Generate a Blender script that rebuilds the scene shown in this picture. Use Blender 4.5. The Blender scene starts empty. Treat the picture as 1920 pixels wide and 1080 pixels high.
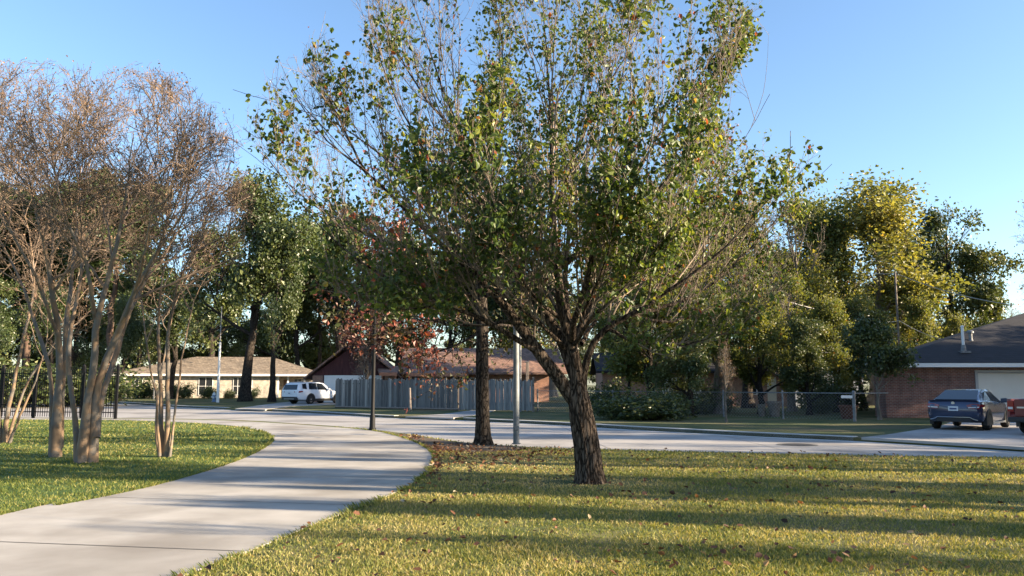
import bpy, math, random
import numpy as np
from mathutils import Vector, noise as mnoise

# ------------------------------------------------------------------ camera, light
scene = bpy.context.scene
COL = scene.collection
CAM_H = 1.6
FPX = 1500.0                       # focal length in pixels of the 1920 wide photograph
PITCH = math.atan(180.0 / FPX)
cam_d = bpy.data.cameras.new("camera")
cam_d.sensor_width = 36.0
cam_d.lens = FPX / 1920.0 * 36.0
cam_d.clip_start = 0.1
cam_d.clip_end = 3000.0
cam = bpy.data.objects.new("camera", cam_d)
cam.location = (0, 0, CAM_H)
cam.rotation_euler = (math.pi / 2 + PITCH, 0, 0)
COL.objects.link(cam)
scene.camera = cam

SUN_EL = 16.0                      # degrees
SUN_AZ = 102.0                     # degrees clockwise from +Y (the view): right and a little behind
world = bpy.data.worlds.new("World")
scene.world = world
world.use_nodes = True
wn = world.node_tree
bg = wn.nodes["Background"]
sky = wn.nodes.new("ShaderNodeTexSky")
sky.sky_type = 'NISHITA'
sky.sun_disc = False
sky.sun_elevation = math.radians(SUN_EL)
sky.sun_rotation = math.radians(SUN_AZ)
sky.altitude = 10
sky.air_density = 1.0
sky.dust_density = 0.8
sky.ozone_density = 3.0
wn.links.new(sky.outputs[0], bg.inputs[0])
bg.inputs[1].default_value = 0.08

sun_d = bpy.data.lights.new("sun", 'SUN')
sun_d.energy = 5.0
sun_d.angle = math.radians(0.5)
sun_d.color = (1.0, 0.81, 0.57)
sun = bpy.data.objects.new("sun", sun_d)
_e, _a = math.radians(SUN_EL), math.radians(SUN_AZ)
SUNV = Vector((math.sin(_a) * math.cos(_e), math.cos(_a) * math.cos(_e), math.sin(_e)))
sun.rotation_euler = SUNV.to_track_quat('Z', 'Y').to_euler()
sun.location = (40, -20, 40)
COL.objects.link(sun)

scene.view_settings.view_transform = 'Standard'
scene.view_settings.look = 'None'
scene.view_settings.exposure = 2.12
scene.view_settings.gamma = 1.0
scene.view_settings.use_curve_mapping = False

# ------------------------------------------------------------------ helpers
CP, SP = math.cos(PITCH), math.sin(PITCH)

def at(u, v, Y):
    """World point at distance Y in front of the camera seen at photograph pixel u, v."""
    x = (u - 960) / FPX; y = (540 - v) / FPX
    f = CP - y * SP; z = SP + y * CP
    return Vector((x / f * Y, Y, CAM_H + z / f * Y))

def gr(u, v, z=0.0):
    """Point of the level z seen at photograph pixel u, v."""
    x = (u - 960) / FPX; y = (540 - v) / FPX
    f = CP - y * SP; dz = SP + y * CP
    t = (z - CAM_H) / dz
    return Vector((x * t, f * t, z))

def tag(o, label=None, cat=None, group=None, kind=None):
    if label: o['label'] = label
    if cat: o['category'] = cat
    if group: o['group'] = group
    if kind: o['kind'] = kind
    return o

def empty(name, loc=(0, 0, 0), rz=0.0):
    o = bpy.data.objects.new(name, None)
    o.empty_display_size = 0.3
    o.location = loc
    o.rotation_euler = (0, 0, rz)
    COL.objects.link(o)
    return o

def link_mesh(name, me, mats, parent=None):
    o = bpy.data.objects.new(name, me)
    for m in (mats if isinstance(mats, (list, tuple)) else [mats]):
        me.materials.append(m)
    COL.objects.link(o)
    if parent is not None: o.parent = parent
    return o

class MB:
    """Collects shapes into one mesh."""
    def __init__(s):
        s.v = []; s.f = []
    def add(s, vs, fs):
        n = len(s.v)
        s.v += [tuple(p) for p in vs]
        s.f += [tuple(i + n for i in f) for f in fs]
        return s
    def box(s, x0, x1, y0, y1, z0, z1):
        vs = [(x0,y0,z0),(x1,y0,z0),(x1,y1,z0),(x0,y1,z0),(x0,y0,z1),(x1,y0,z1),(x1,y1,z1),(x0,y1,z1)]
        return s.add(vs, [(0,3,2,1),(4,5,6,7),(0,1,5,4),(1,2,6,5),(2,3,7,6),(3,0,4,7)])
    def hexa(s, b, t):
        """b, t: four corner points below and above (counter-clockwise from above)."""
        return s.add(list(b) + list(t), [(0,3,2,1),(4,5,6,7),(0,1,5,4),(1,2,6,5),(2,3,7,6),(3,0,4,7)])
    def poly(s, pts):
        return s.add(pts, [tuple(range(len(pts)))])
    def slab(s, pts, z0, z1):
        """Prism over the xy outline pts (counter-clockwise)."""
        n = len(pts)
        vs = [(p[0], p[1], z0) for p in pts] + [(p[0], p[1], z1) for p in pts]
        fs = [tuple(range(n - 1, -1, -1)), tuple(range(n, 2 * n))]
        fs += [(i, (i + 1) % n, n + (i + 1) % n, n + i) for i in range(n)]
        return s.add(vs, fs)
    def prism_y(s, pts, y0, y1):
        """Prism along y over the xz outline pts (counter-clockwise seen from -y)."""
        n = len(pts)
        vs = [(p[0], y0, p[1]) for p in pts] + [(p[0], y1, p[1]) for p in pts]
        fs = [tuple(range(n)), tuple(range(2 * n - 1, n - 1, -1))]
        fs += [((i + 1) % n, i, n + i, n + (i + 1) % n) for i in range(n)]
        return s.add(vs, fs)
    def tube(s, pts, r, k=8, caps=True):
        pts = [Vector(p) for p in pts]
        rs = r if isinstance(r, (list, tuple)) else [r] * len(pts)
        base = len(s.v)
        for i, p in enumerate(pts):
            d = (pts[min(i + 1, len(pts) - 1)] - pts[max(i - 1, 0)]).normalized()
            ref = Vector((0, 0, 1)) if abs(d.z) < 0.9 else Vector((1, 0, 0))
            a = d.cross(ref).normalized(); b = d.cross(a).normalized()
            for j in range(k):
                t = 2 * math.pi * j / k
                s.v.append(tuple(p + (a * math.cos(t) + b * math.sin(t)) * rs[i]))
        for i in range(len(pts) - 1):
            for j in range(k):
                q = base + i * k
                s.f.append((q + j, q + k + j, q + k + (j + 1) % k, q + (j + 1) % k))
        if caps:
            s.f.append(tuple(base + j for j in range(k)))
            q = base + (len(pts) - 1) * k
            s.f.append(tuple(q + k - 1 - j for j in range(k)))
        return s
    def lathe(s, prof, k=20, o=(0, 0, 0), axis='z'):
        """prof: list of (r, h)."""
        base = len(s.v)
        for r, h in prof:
            for j in range(k):
                t = 2 * math.pi * j / k
                c, d = r * math.cos(t), r * math.sin(t)
                p = (c, d, h) if axis == 'z' else ((c, h, d) if axis == 'y' else (h, c, d))
                s.v.append((p[0] + o[0], p[1] + o[1], p[2] + o[2]))
        for i in range(len(prof) - 1):
            for j in range(k):
                q = base + i * k
                s.f.append((q + j, q + (j + 1) % k, q + k + (j + 1) % k, q + k + j))
        s.f.append(tuple(base + k - 1 - j for j in range(k)))
        q = base + (len(prof) - 1) * k
        s.f.append(tuple(q + j for j in range(k)))
        return s
    def build(s, name, mat, parent=None, smooth=False, bevel=0.0):
        me = bpy.data.meshes.new(name)
        me.from_pydata(s.v, [], s.f)
        if smooth:
            for p in me.polygons: p.use_smooth = True
            try: me.set_sharp_from_angle(angle=math.radians(38))
            except Exception: pass
        me.update()
        o = link_mesh(name, me, mat, parent)
        if bevel > 0:
            b = o.modifiers.new("bevel", 'BEVEL'); b.width = bevel; b.segments = 2; b.limit_method = 'ANGLE'
        return o

def np_mesh(name, groups, mats, parent=None):
    """groups: list of (verts (N,3), faces (M,k), tone (N,) or None, material index, smooth)."""
    V = []; T = []; LI = []; LS = []; LT = []; MI = []; SM = []
    nv = 0; nl = 0
    for v, f, t, mi, sm in groups:
        if len(f) == 0: continue
        v = np.asarray(v, np.float32); f = np.asarray(f, np.int32)
        V.append(v); T.append(np.zeros(len(v), np.float32) if t is None else np.asarray(t, np.float32))
        k = f.shape[1]; m = f.shape[0]
        LI.append((f + nv).ravel())
        LS.append(nl + np.arange(m, dtype=np.int32) * k)
        LT.append(np.full(m, k, np.int32)); MI.append(np.full(m, mi, np.int32)); SM.append(np.full(m, sm, bool))
        nv += len(v); nl += m * k
    me = bpy.data.meshes.new(name)
    V = np.concatenate(V); LI = np.concatenate(LI); LS = np.concatenate(LS); LT = np.concatenate(LT)
    me.vertices.add(nv); me.vertices.foreach_set("co", V.ravel())
    me.loops.add(nl); me.loops.foreach_set("vertex_index", LI)
    me.polygons.add(len(LS)); me.polygons.foreach_set("loop_start", LS)
    try: me.polygons.foreach_set("loop_total", LT)
    except Exception: pass
    me.polygons.foreach_set("material_index", np.concatenate(MI))
    me.polygons.foreach_set("use_smooth", np.concatenate(SM))
    at_ = me.attributes.new("tone", 'FLOAT', 'POINT')
    at_.data.foreach_set("value", np.concatenate(T))
    me.update(calc_edges=True)
    me.validate()
    return link_mesh(name, me, mats, parent)

def copy_tree(o, parent=None):
    c = o.copy(); COL.objects.link(c)
    if parent is not None: c.parent = parent
    for ch in list(o.children): copy_tree(ch, c)
    return c

# ------------------------------------------------------------------ materials
def new_mat(name):
    m = bpy.data.materials.new(name); m.use_nodes = True
    nt = m.node_tree
    return m, nt, nt.nodes["Principled BSDF"]

def noise_mat(name, c1, c2, scale=4.0, rough=0.8, bump=0.0, stretch=(1, 1, 1), detail=6.0, spec=0.3,
              fine=None, metallic=0.0, dist=0.02, lo=0.35, hi=0.65, stain=None):
    m, nt, b = new_mat(name)
    N = nt.nodes.new; L = nt.links.new
    tc = N("ShaderNodeTexCoord"); mp = N("ShaderNodeMapping"); mp.inputs[3].default_value = stretch
    L(tc.outputs['Object'], mp.inputs[0])
    nz = N("ShaderNodeTexNoise"); nz.inputs['Scale'].default_value = scale; nz.inputs['Detail'].default_value = detail
    L(mp.outputs[0], nz.inputs['Vector'])
    rp = N("ShaderNodeValToRGB")
    rp.color_ramp.elements[0].position = lo; rp.color_ramp.elements[1].position = hi
    rp.color_ramp.elements[0].color = (*c1, 1); rp.color_ramp.elements[1].color = (*c2, 1)
    L(nz.outputs[0], rp.inputs[0])
    out = rp.outputs[0]
    if stain:
        n2 = N("ShaderNodeTexNoise"); n2.inputs['Scale'].default_value = stain[0]; n2.inputs['Detail'].default_value = 5
        L(tc.outputs['Object'], n2.inputs['Vector'])
        r2 = N("ShaderNodeValToRGB"); r2.color_ramp.elements[0].position = stain[1]; r2.color_ramp.elements[1].position = stain[2]
        L(n2.outputs[0], r2.inputs[0])
        mx = N("ShaderNodeMix"); mx.data_type = 'RGBA'
        L(r2.outputs[0], mx.inputs[0]); L(out, mx.inputs[6]); mx.inputs[7].default_value = (*stain[3], 1)
        out = mx.outputs[2]
    L(out, b.inputs['Base Color'])
    b.inputs['Roughness'].default_value = rough
    b.inputs['Specular IOR Level'].default_value = spec
    b.inputs['Metallic'].default_value = metallic
    if bump > 0:
        bp = N("ShaderNodeBump"); bp.inputs['Strength'].default_value = bump; bp.inputs['Distance'].default_value = dist
        n3 = nz
        if fine:
            n3 = N("ShaderNodeTexNoise"); n3.inputs['Scale'].default_value = fine; n3.inputs['Detail'].default_value = 5
            L(mp.outputs[0], n3.inputs['Vector'])
        L(n3.outputs[0], bp.inputs['Height']); L(bp.outputs[0], b.inputs['Normal'])
    return m

def ramp_set(rp, stops):
    el = rp.color_ramp.elements
    while len(el) > 1: el.remove(el[0])
    el[0].position = stops[0][0]; el[0].color = (*stops[0][1], 1)
    for p, c in stops[1:]:
        e = el.new(p); e.color = (*c, 1)

def leaf_mat(name, stops, rough=0.45, trans=0.35, spec=0.5):
    """Leaves: colour from the leaf's own tone, part of the light passing through."""
    m, nt, b = new_mat(name)
    N = nt.nodes.new; L = nt.links.new
    a = N("ShaderNodeAttribute"); a.attribute_name = "tone"
    rp = N("ShaderNodeValToRGB"); ramp_set(rp, stops)
    L(a.outputs['Fac'], rp.inputs[0]); L(rp.outputs[0], b.inputs['Base Color'])
    b.inputs['Roughness'].default_value = rough; b.inputs['Specular IOR Level'].default_value = spec
    tr = N("ShaderNodeBsdfTranslucent")
    br = N("ShaderNodeMix"); br.data_type = 'RGBA'; br.blend_type = 'MULTIPLY'; br.inputs[0].default_value = 1
    L(rp.outputs[0], br.inputs[6]); br.inputs[7].default_value = (1.9, 1.7, 0.7, 1)
    L(br.outputs[2], tr.inputs['Color'])
    mx = N("ShaderNodeMixShader"); mx.inputs[0].default_value = trans
    L(b.outputs[0], mx.inputs[1]); L(tr.outputs[0], mx.inputs[2])
    L(mx.outputs[0], nt.nodes["Material Output"].inputs['Surface'])
    return m

def plain(name, c, rough=0.5, metallic=0.0, spec=0.5, coat=0.0, var=0.06):
    """Near-uniform paint with a trace of unevenness."""
    m, nt, b = new_mat(name)
    N = nt.nodes.new; L = nt.links.new
    tc = N("ShaderNodeTexCoord"); nz = N("ShaderNodeTexNoise")
    nz.inputs['Scale'].default_value = 3.0; nz.inputs['Detail'].default_value = 6
    L(tc.outputs['Object'], nz.inputs['Vector'])
    mx = N("ShaderNodeMix"); mx.data_type = 'RGBA'
    mx.inputs[6].default_value = (*[x * (1 - var) for x in c], 1)
    mx.inputs[7].default_value = (*[min(1, x * (1 + var)) for x in c], 1)
    L(nz.outputs[0], mx.inputs[0]); L(mx.outputs[2], b.inputs['Base Color'])
    b.inputs['Roughness'].default_value = rough; b.inputs['Metallic'].default_value = metallic
    b.inputs['Specular IOR Level'].default_value = spec
    b.inputs['Coat Weight'].default_value = coat; b.inputs['Coat Roughness'].default_value = 0.05
    return m

def brick_mat(name, c1, c2, mortar, scale=1.0, vertical=True, bw=0.215, bh=0.075, ms=0.012, off=0.5):
    m, nt, b = new_mat(name)
    N = nt.nodes.new; L = nt.links.new
    tc = N("ShaderNodeTexCoord"); sx = N("ShaderNodeSeparateXYZ"); L(tc.outputs['Object'], sx.inputs[0])
    cx = N("ShaderNodeCombineXYZ")
    ad = N("ShaderNodeMath"); ad.operation = 'ADD'
    L(sx.outputs[0], ad.inputs[0]); L(sx.outputs[1], ad.inputs[1])
    if vertical:
        L(ad.outputs[0], cx.inputs[0]); L(sx.outputs[2], cx.inputs[1])
    else:
        L(sx.outputs[0], cx.inputs[0]); L(sx.outputs[1], cx.inputs[1])
    br = N("ShaderNodeTexBrick"); L(cx.outputs[0], br.inputs['Vector'])
    br.inputs['Scale'].default_value = scale; br.offset = off
    br.inputs['Brick Width'].default_value = bw; br.inputs['Row Height'].default_value = bh
    br.inputs['Mortar Size'].default_value = ms
    br.inputs['Color1'].default_value = (*c1, 1); br.inputs['Color2'].default_value = (*c2, 1)
    br.inputs['Mortar'].default_value = (*mortar, 1)
    nz = N("ShaderNodeTexNoise"); nz.inputs['Scale'].default_value = 2.5; nz.inputs['Detail'].default_value = 8
    L(tc.outputs['Object'], nz.inputs['Vector'])
    mx = N("ShaderNodeMix"); mx.data_type = 'RGBA'; mx.blend_type = 'MULTIPLY'; mx.inputs[0].default_value = 1
    rp = N("ShaderNodeValToRGB"); rp.color_ramp.elements[0].position = .3; rp.color_ramp.elements[1].position = .7
    rp.color_ramp.elements[0].color = (.6, .6, .62, 1); rp.color_ramp.elements[1].color = (1.25, 1.2, 1.15, 1)
    L(nz.outputs[0], rp.inputs[0]); L(br.outputs[0], mx.inputs[6]); L(rp.outputs[0], mx.inputs[7])
    L(mx.outputs[2], b.inputs['Base Color'])
    b.inputs['Roughness'].default_value = 0.85
    bp = N("ShaderNodeBump"); bp.inputs['Strength'].default_value = .5; bp.inputs['Distance'].default_value = .01; bp.invert = True
    L(br.outputs['Fac'], bp.inputs['Height']); L(bp.outputs[0], b.inputs['Normal'])
    return m

M = {}
M['concrete'] = noise_mat('path_concrete', (.31, .290, .262), (.43, .405, .372), 1.3, .9, .35, fine=70, dist=.006, detail=12, lo=.3, hi=.7, stain=(.45, .46, .66, (.235, .215, .19)))
M['street'] = noise_mat('street_concrete', (.28, .265, .25), (.39, .37, .35), 0.5, .9, .3, fine=60, dist=.006, detail=12, lo=.3, hi=.7, stain=(.3, .50, .66, (.21, .20, .19)))
M['kerb'] = noise_mat('kerb_concrete', (.36, .36, .35), (.46, .45, .44), 1.2, .9, .2, fine=50, dist=.004)
M['joint'] = plain('joint_filler', (.10, .095, .09), .95)
M['turf'] = noise_mat('turf_soil', (.055, .085, .02), (.15, .145, .055), 1.3, .95, .6, fine=60, dist=.03, stain=(.35, .5, .72, (.16, .125, .06)))
M['turf_green'] = noise_mat('turf_green', (.04, .085, .014), (.085, .13, .028), 1.1, .95, .6, fine=60, dist=.03)
M['turf_far'] = noise_mat('turf_far', (.05, .07, .02), (.12, .115, .045), .5, .95, .8, fine=25, dist=.05, stain=(.25, .5, .7, (.13, .10, .055)))
M['soil'] = noise_mat('bed_soil', (.065, .048, .033), (.15, .115, .08), 3, .98, .7, fine=50, dist=.03)
M['grass'] = leaf_mat('grass_blades', [(0, (.045, .074, .016)), (.35, (.105, .135, .032)), (.6, (.20, .20, .058)), (.8, (.34, .29, .12)), (1, (.42, .33, .18))], .6, .30, .2)
M['litter'] = leaf_mat('dry_leaves', [(0, (.035, .018, .012)), (.45, (.11, .05, .028)), (.75, (.21, .10, .055)), (.92, (.30, .21, .12)), (1, (.45, .38, .28))], .6, .2, .3)
M['black'] = plain('black_iron', (.006, .006, .007), .6, spec=.2)
M['steel'] = noise_mat('grey_steel', (.13, .145, .16), (.19, .205, .215), 6, .6, .0, metallic=.2)
M['galv'] = noise_mat('galvanised', (.13, .135, .145), (.22, .225, .23), 8, .6, .0, metallic=.3)
M['white'] = plain('white_paint', (.72, .71, .69), .55)
M['door_white'] = plain('garage_white', (.62, .62, .60), .5)
M['glass'] = plain('dark_glass', (.015, .018, .022), .08, spec=.6, var=.2)
M['house_glass'] = plain('house_glass', (.02, .022, .026), .12, spec=.5, var=.3)
M['trim_brown'] = plain('brown_trim', (.16, .075, .045), .7)
M['wood_post'] = noise_mat('weathered_post', (.14, .11, .09), (.24, .20, .17), 3, .9, .3, stretch=(6, 6, .6))

def plated_bark(name, crack, c1, c2, scale=7.0, zs=.28, bump=1.0, dist=.03, moss=None):
    """Bark: long plates parted by dark fissures."""
    m, nt, b = new_mat(name); N = nt.nodes.new; L = nt.links.new
    tc = N("ShaderNodeTexCoord"); mp = N("ShaderNodeMapping"); mp.inputs[3].default_value = (1, 1, zs); L(tc.outputs['Object'], mp.inputs[0])
    wz = N("ShaderNodeTexNoise"); wz.inputs['Scale'].default_value = scale * .8; wz.inputs['Detail'].default_value = 5; L(mp.outputs[0], wz.inputs['Vector'])
    av = N("ShaderNodeMix"); av.data_type = 'VECTOR'; av.inputs[0].default_value = .14; L(mp.outputs[0], av.inputs[4]); L(wz.outputs['Color'], av.inputs[5])
    vo = N("ShaderNodeTexVoronoi"); vo.feature = 'DISTANCE_TO_EDGE'; vo.inputs['Scale'].default_value = scale; L(av.outputs[1], vo.inputs['Vector'])
    nz = N("ShaderNodeTexNoise"); nz.inputs['Scale'].default_value = scale * 3; nz.inputs['Detail'].default_value = 8; L(mp.outputs[0], nz.inputs['Vector'])
    rc = N("ShaderNodeValToRGB"); ramp_set(rc, [(0.3, c1), (.7, c2)]); L(nz.outputs[0], rc.inputs[0])
    rf = N("ShaderNodeValToRGB"); ramp_set(rf, [(0.0, (0, 0, 0)), (.16, (1, 1, 1))]); L(vo.outputs['Distance'], rf.inputs[0])
    mx = N("ShaderNodeMix"); mx.data_type = 'RGBA'; L(rf.outputs[0], mx.inputs[0]); mx.inputs[6].default_value = (*crack, 1); L(rc.outputs[0], mx.inputs[7])
    L(mx.outputs[2], b.inputs['Base Color']); b.inputs['Roughness'].default_value = .95; b.inputs['Specular IOR Level'].default_value = .1
    ad = N("ShaderNodeMath"); ad.operation = 'MULTIPLY_ADD'; L(nz.outputs[0], ad.inputs[0]); ad.inputs[1].default_value = .35; L(rf.outputs[0], ad.inputs[2])
    bp = N("ShaderNodeBump"); bp.inputs['Strength'].default_value = bump; bp.inputs['Distance'].default_value = dist
    L(ad.outputs[0], bp.inputs['Height']); L(bp.outputs[0], b.inputs['Normal'])
    return m
# ------------------------------------------------------------------ ground, street, path, lawns
def sheet(name, pts, mat, z=None, label=None):
    b = MB(); b.poly([(p[0], p[1], p[2] if z is None else z) for p in pts])
    o = b.build(name, mat); tag(o, kind='structure')
    return o

def slab_obj(name, pts, z0, z1, mat):
    b = MB(); b.slab(pts, z0, z1)
    return tag(b.build(name, mat), kind='structure')

def smooth_line(pts, n=6):
    """Catmull-Rom through 2-D points."""
    P = [Vector((p[0], p[1])) for p in pts]
    P = [P[0] * 2 - P[1]] + P + [P[-1] * 2 - P[-2]]
    out = []
    for i in range(1, len(P) - 2):
        for k in range(n):
            t = k / n
            a, b, c, d = P[i - 1], P[i], P[i + 1], P[i + 2]
            out.append(.5 * ((2 * b) + (c - a) * t + (2 * a - 5 * b + 4 * c - d) * t * t + (3 * b - a - 3 * c + d) * t ** 3))
    out.append(P[-2])
    return [(p.x, p.y) for p in out]

def offset_line(pts, d):
    out = []
    for i, p in enumerate(pts):
        a = Vector(pts[max(i - 1, 0)]); c = Vector(pts[min(i + 1, len(pts) - 1)])
        t = (c - a).normalized(); out.append((p[0] - t.y * d, p[1] + t.x * d))
    return out

def band(name, line, w, z0, z1, mat):
    """A strip w wide to the left of the line, as one solid."""
    other = offset_line(line, w)
    b = MB(); n = len(line)
    vs = []
    for p, q in zip(line, other): vs += [(p[0], p[1], z0), (p[0], p[1], z1), (q[0], q[1], z1), (q[0], q[1], z0)]
    fs = []
    for i in range(n - 1):
        k = 4 * i
        for j in range(4):
            fs.append((k + j, k + 4 + j, k + 4 + (j + 1) % 4, k + (j + 1) % 4))
    fs += [(0, 1, 2, 3), (4 * n - 1, 4 * n - 2, 4 * n - 3, 4 * n - 4)]
    b.add(vs, fs)
    return tag(b.build(name, mat), kind='structure')

ZS = -0.12                                   # street level; lawns lie at 0
R = 900.0
b = MB(); b.poly([(-R, -200, -.2), (R, -200, -.2), (R, 1200, -.2), (-R, 1200, -.2)])
tag(b.build('ground', M['turf_far']), kind='structure')

# the street is one sheet under the raised lawns on both sides
b = MB()
b.poly([(-120, -30, ZS), (80, -30, ZS), (80, 24, ZS), (30, 32, ZS), (4, 44, ZS), (-8, 66, ZS), (-24, 80, ZS), (-120, 84, ZS)])
tag(b.build('street', M['street']), kind='structure')

# near lawn edge towards the street (left to right)
near_edge_px = [(-420, 781), (0, 783), (220, 783.5), (430, 787), (540, 793), (635, 799.5), (705, 806), (760, 813), (850, 827), (920, 833), (1000, 838.5), (1150, 843), (1300, 847), (1600, 853), (1920, 858)]
ne = [tuple(gr(u, v)[:2]) for u, v in near_edge_px]
ne = smooth_line(ne, 5) + [(22, 15.5), (40, 13.5), (78, 11)]
lawn_outline = [(-118, -28), (78, -28)] + ne[::-1]
lawn_outline = lawn_outline[:2] + [p for p in lawn_outline[2:]] + [(-118, ne[0][1])]

pl = [(-260, 1030), (0, 968), (110, 949), (210, 930), (290, 912), (360, 893), (420, 874), (465, 857), (497, 840), (511, 827), (504, 815), (480, 807), (440, 799.5), (380, 794), (300, 790.5), (200, 788), (0, 786.5), (-420, 784.5)]
pr = [(-240, 1500), (120, 1180), (350, 1080), (480, 1030), (600, 980), (700, 943), (765, 912), (800, 886), (812, 866), (811, 853), (797, 840), (765, 825), (715, 811), (660, 804), (600, 799.5), (520, 794), (430, 789.3), (330, 786.8), (220, 785.3), (0, 784.4), (-420, 782.6)]
PL = smooth_line([(-9.5, -6.0), (-6.5, 0.0)] + [tuple(gr(u, v)[:2]) for u, v in pl][1:], 5)
PR = smooth_line([(-4.2, -6.0), (-3.6, 1.0)] + [tuple(gr(u, v)[:2]) for u, v in pr][2:], 5)
path_poly = [(-9.5, -6.2)] + [(-4.2, -6.2)] + PR + PL[::-1]

tag(slab_obj('lawn', lawn_outline, -.19, 0.0, M['turf']), kind='structure')
# greener turf left of the path
left_lawn = [(-60, 2)] + PL[2:] + [(-60, PL[-1][1])]
left_poly = [(-60, -6)] + [(-9.5, -6)] + PL[1:-1]
tag(sheet('lawn', left_poly, M['turf_green'], .004), kind='structure')

# the path: concrete bays parted by joints
b = MB(); b.slab(path_poly, -.05, .014)
tag(b.build('path', M['concrete']), kind='structure')
b = MB()
run = 0.0; last = PR[0]
for p in PR[1:]:
    run += math.hypot(p[0] - last[0], p[1] - last[1]); last = p
    if run < 2.9 or p[1] < 4 or p[0] < -26: continue
    run = 0.0
    q = min(PL, key=lambda c: (c[0] - p[0]) ** 2 + (c[1] - p[1]) ** 2)
    a, c = Vector((p[0], p[1], .018)), Vector((q[0], q[1], .018)); d = (c - a).normalized(); a += d * .03; c -= d * .03
    nrm = Vector((-d.y, d.x, 0)) * .009
    b.poly([a - nrm, c - nrm, c + nrm, a + nrm])
tag(b.build('path_joint', M['joint']), kind='structure')

# far side: raised yards with a kerb along the street
far_px = [(-420, 741), (0, 748), (200, 753), (330, 760.5), (400, 763.5), (445, 766), (496, 767.5), (560, 770), (630, 774), (719, 779), (790, 781.5), (850, 783), (930, 787), (1000, 790), (1072, 793.5), (1130, 797), (1200, 801), (1300, 806), (1400, 811), (1500, 815.5), (1600, 820), (1700, 825.5), (1800, 831.5), (1920, 838.5)]
FE = smooth_line([tuple(gr(u, v)[:2]) for u, v in far_px], 4) + [(24, 18.6), (50, 17), (100, 16)]
yard = FE + [(300, 16), (300, 400), (-300, 400), (-300, FE[0][1])]
tag(slab_obj('yard', yard, -.19, 0.0, M['turf_far']), kind='structure')
i0 = [i for i, p in enumerate(FE) if p[0] > -40][0]
def px_of(p): return 960 + FPX * p[0] / p[1]
for lo_, hi_ in ((-700, 437), (503, 757), (853, 1612)):
    band('kerb', [p for p in FE if p[1] > 15 and lo_ < px_of(p) < hi_ and p[0] > -60], .30, -.185, .022, M['kerb'])
# gutter: a pale apron between kerb and street
band('gutter', [p for p in FE if -60 < p[0] < 60], -.42, -.18, ZS + .012, M['kerb'])
# street slab joints
b = MB()
def strip(p, q, w=.012, z=ZS + .004):
    p, q = Vector(p), Vector(q); d = (q - p).normalized(); nn = Vector((-d.y, d.x)) * w
    b.poly([(p.x - nn.x, p.y - nn.y, z), (q.x - nn.x, q.y - nn.y, z), (q.x + nn.x, q.y + nn.y, z), (p.x + nn.x, p.y + nn.y, z)])
mid = [gr(u, v, ZS)[:2] for u, v in [(1920, 849), (1500, 831), (1200, 818), (950, 806), (760, 794), (600, 783), (300, 772)]]
for p, q in zip(mid[:-1], mid[1:]): strip(p, q)
for u0, v0, u1, v1 in [(1150, 845, 1040, 794), (1500, 852, 1330, 810)]:
    strip(gr(u0, v0, ZS)[:2], gr(u1, v1, ZS)[:2], .008)
tag(b.build('street_joint', M['joint']), kind='structure')

# driveways
drv = [(1615, 820.8), (1660, 816), (1705, 809), (1745, 803), (1770, 797), (1800, 785), (1960, 785), (2150, 792), (2150, 852), (1920, 839.5), (1760, 829.2)]
b = MB(); b.slab([tuple(gr(u, v)[:2]) for u, v in drv][::-1], -.06, .015)
tag(b.build('driveway', M['street']), kind='structure')
drv = [(441, 766.5), (522, 755.5), (600, 749), (720, 750), (640, 758), (545, 762), (497, 768.2)]
b = MB(); b.slab([tuple(gr(u, v)[:2]) for u, v in drv][::-1], -.06, .015)
tag(b.build('driveway', M['street']), kind='structure')
drv = [(760, 781.0), (830, 777), (885, 769.5), (930, 769.5), (905, 777), (850, 783.6)]
b = MB(); b.slab([tuple(gr(u, v)[:2]) for u, v in drv][::-1], -.06, .015)
tag(b.build('driveway', M['street']), kind='structure')

# bed of bare soil round the oak, along the far edge of the path
soil_px = [(640, 801.5), (705, 807.5), (760, 815), (850, 828.5), (930, 835), (990, 839.5), (960, 846), (900, 848), (830, 846), (800, 838), (765, 824), (715, 810)]
b = MB(); b.poly([(*gr(u, v)[:2], .008) for u, v in soil_px][::-1])
tag(b.build('soil_bed', M['soil']), kind='structure')

# manhole in the street
r = empty('manhole_cover', gr(1495, 834, ZS)); 
tag(r, 'dark round manhole cover set in the pale concrete street', 'manhole')
b = MB(); b.lathe([(.42, .006), (.42, .012), (.40, .014), (.36, .012)], 28); b.build('lid', noise_mat('cast_iron', (.03, .03, .03), (.07, .065, .06), 14, .7, .4), r)
b = MB(); b.lathe([(.56, .004), (.56, .008), (.43, .009)], 28); b.build('ring', M['joint'], r)

# ------------------------------------------------------------------ houses
M['brick_red'] = brick_mat('red_brick', (.13, .050, .042), (.21, .085, .068), (.21, .18, .165))
M['brick_tan'] = brick_mat('tan_brick', (.38, .335, .28), (.47, .42, .35), (.45, .42, .37))
M['brick_brown'] = brick_mat('brown_brick', (.24, .10, .06), (.33, .15, .09), (.33, .28, .24))
def roof_mat(name, c1, c2, mo):
    return brick_mat(name, c1, c2, mo, 1.0, True, .32, .11, .012)
M['roof_black'] = roof_mat('black_shingle', (.006, .007, .011), (.013, .013, .019), (.004, .004, .006))
M['roof_tan'] = roof_mat('tan_shingle', (.17, .14, .112), (.26, .22, .178), (.09, .075, .06))
M['roof_brown'] = roof_mat('brown_shingle', (.19, .11, .08), (.30, .18, .13), (.09, .05, .04))
M['siding_dark'] = noise_mat('maroon_boards', (.045, .016, .018), (.085, .032, .032), 2, .8, .2, stretch=(8, 8, .5))
M['siding_blue'] = noise_mat('pale_siding', (.33, .36, .42), (.42, .45, .50), 2, .8, .1, stretch=(.6, .6, 6))
M['eave_red'] = plain('rust_trim', (.40, .17, .10), .7)

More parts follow.
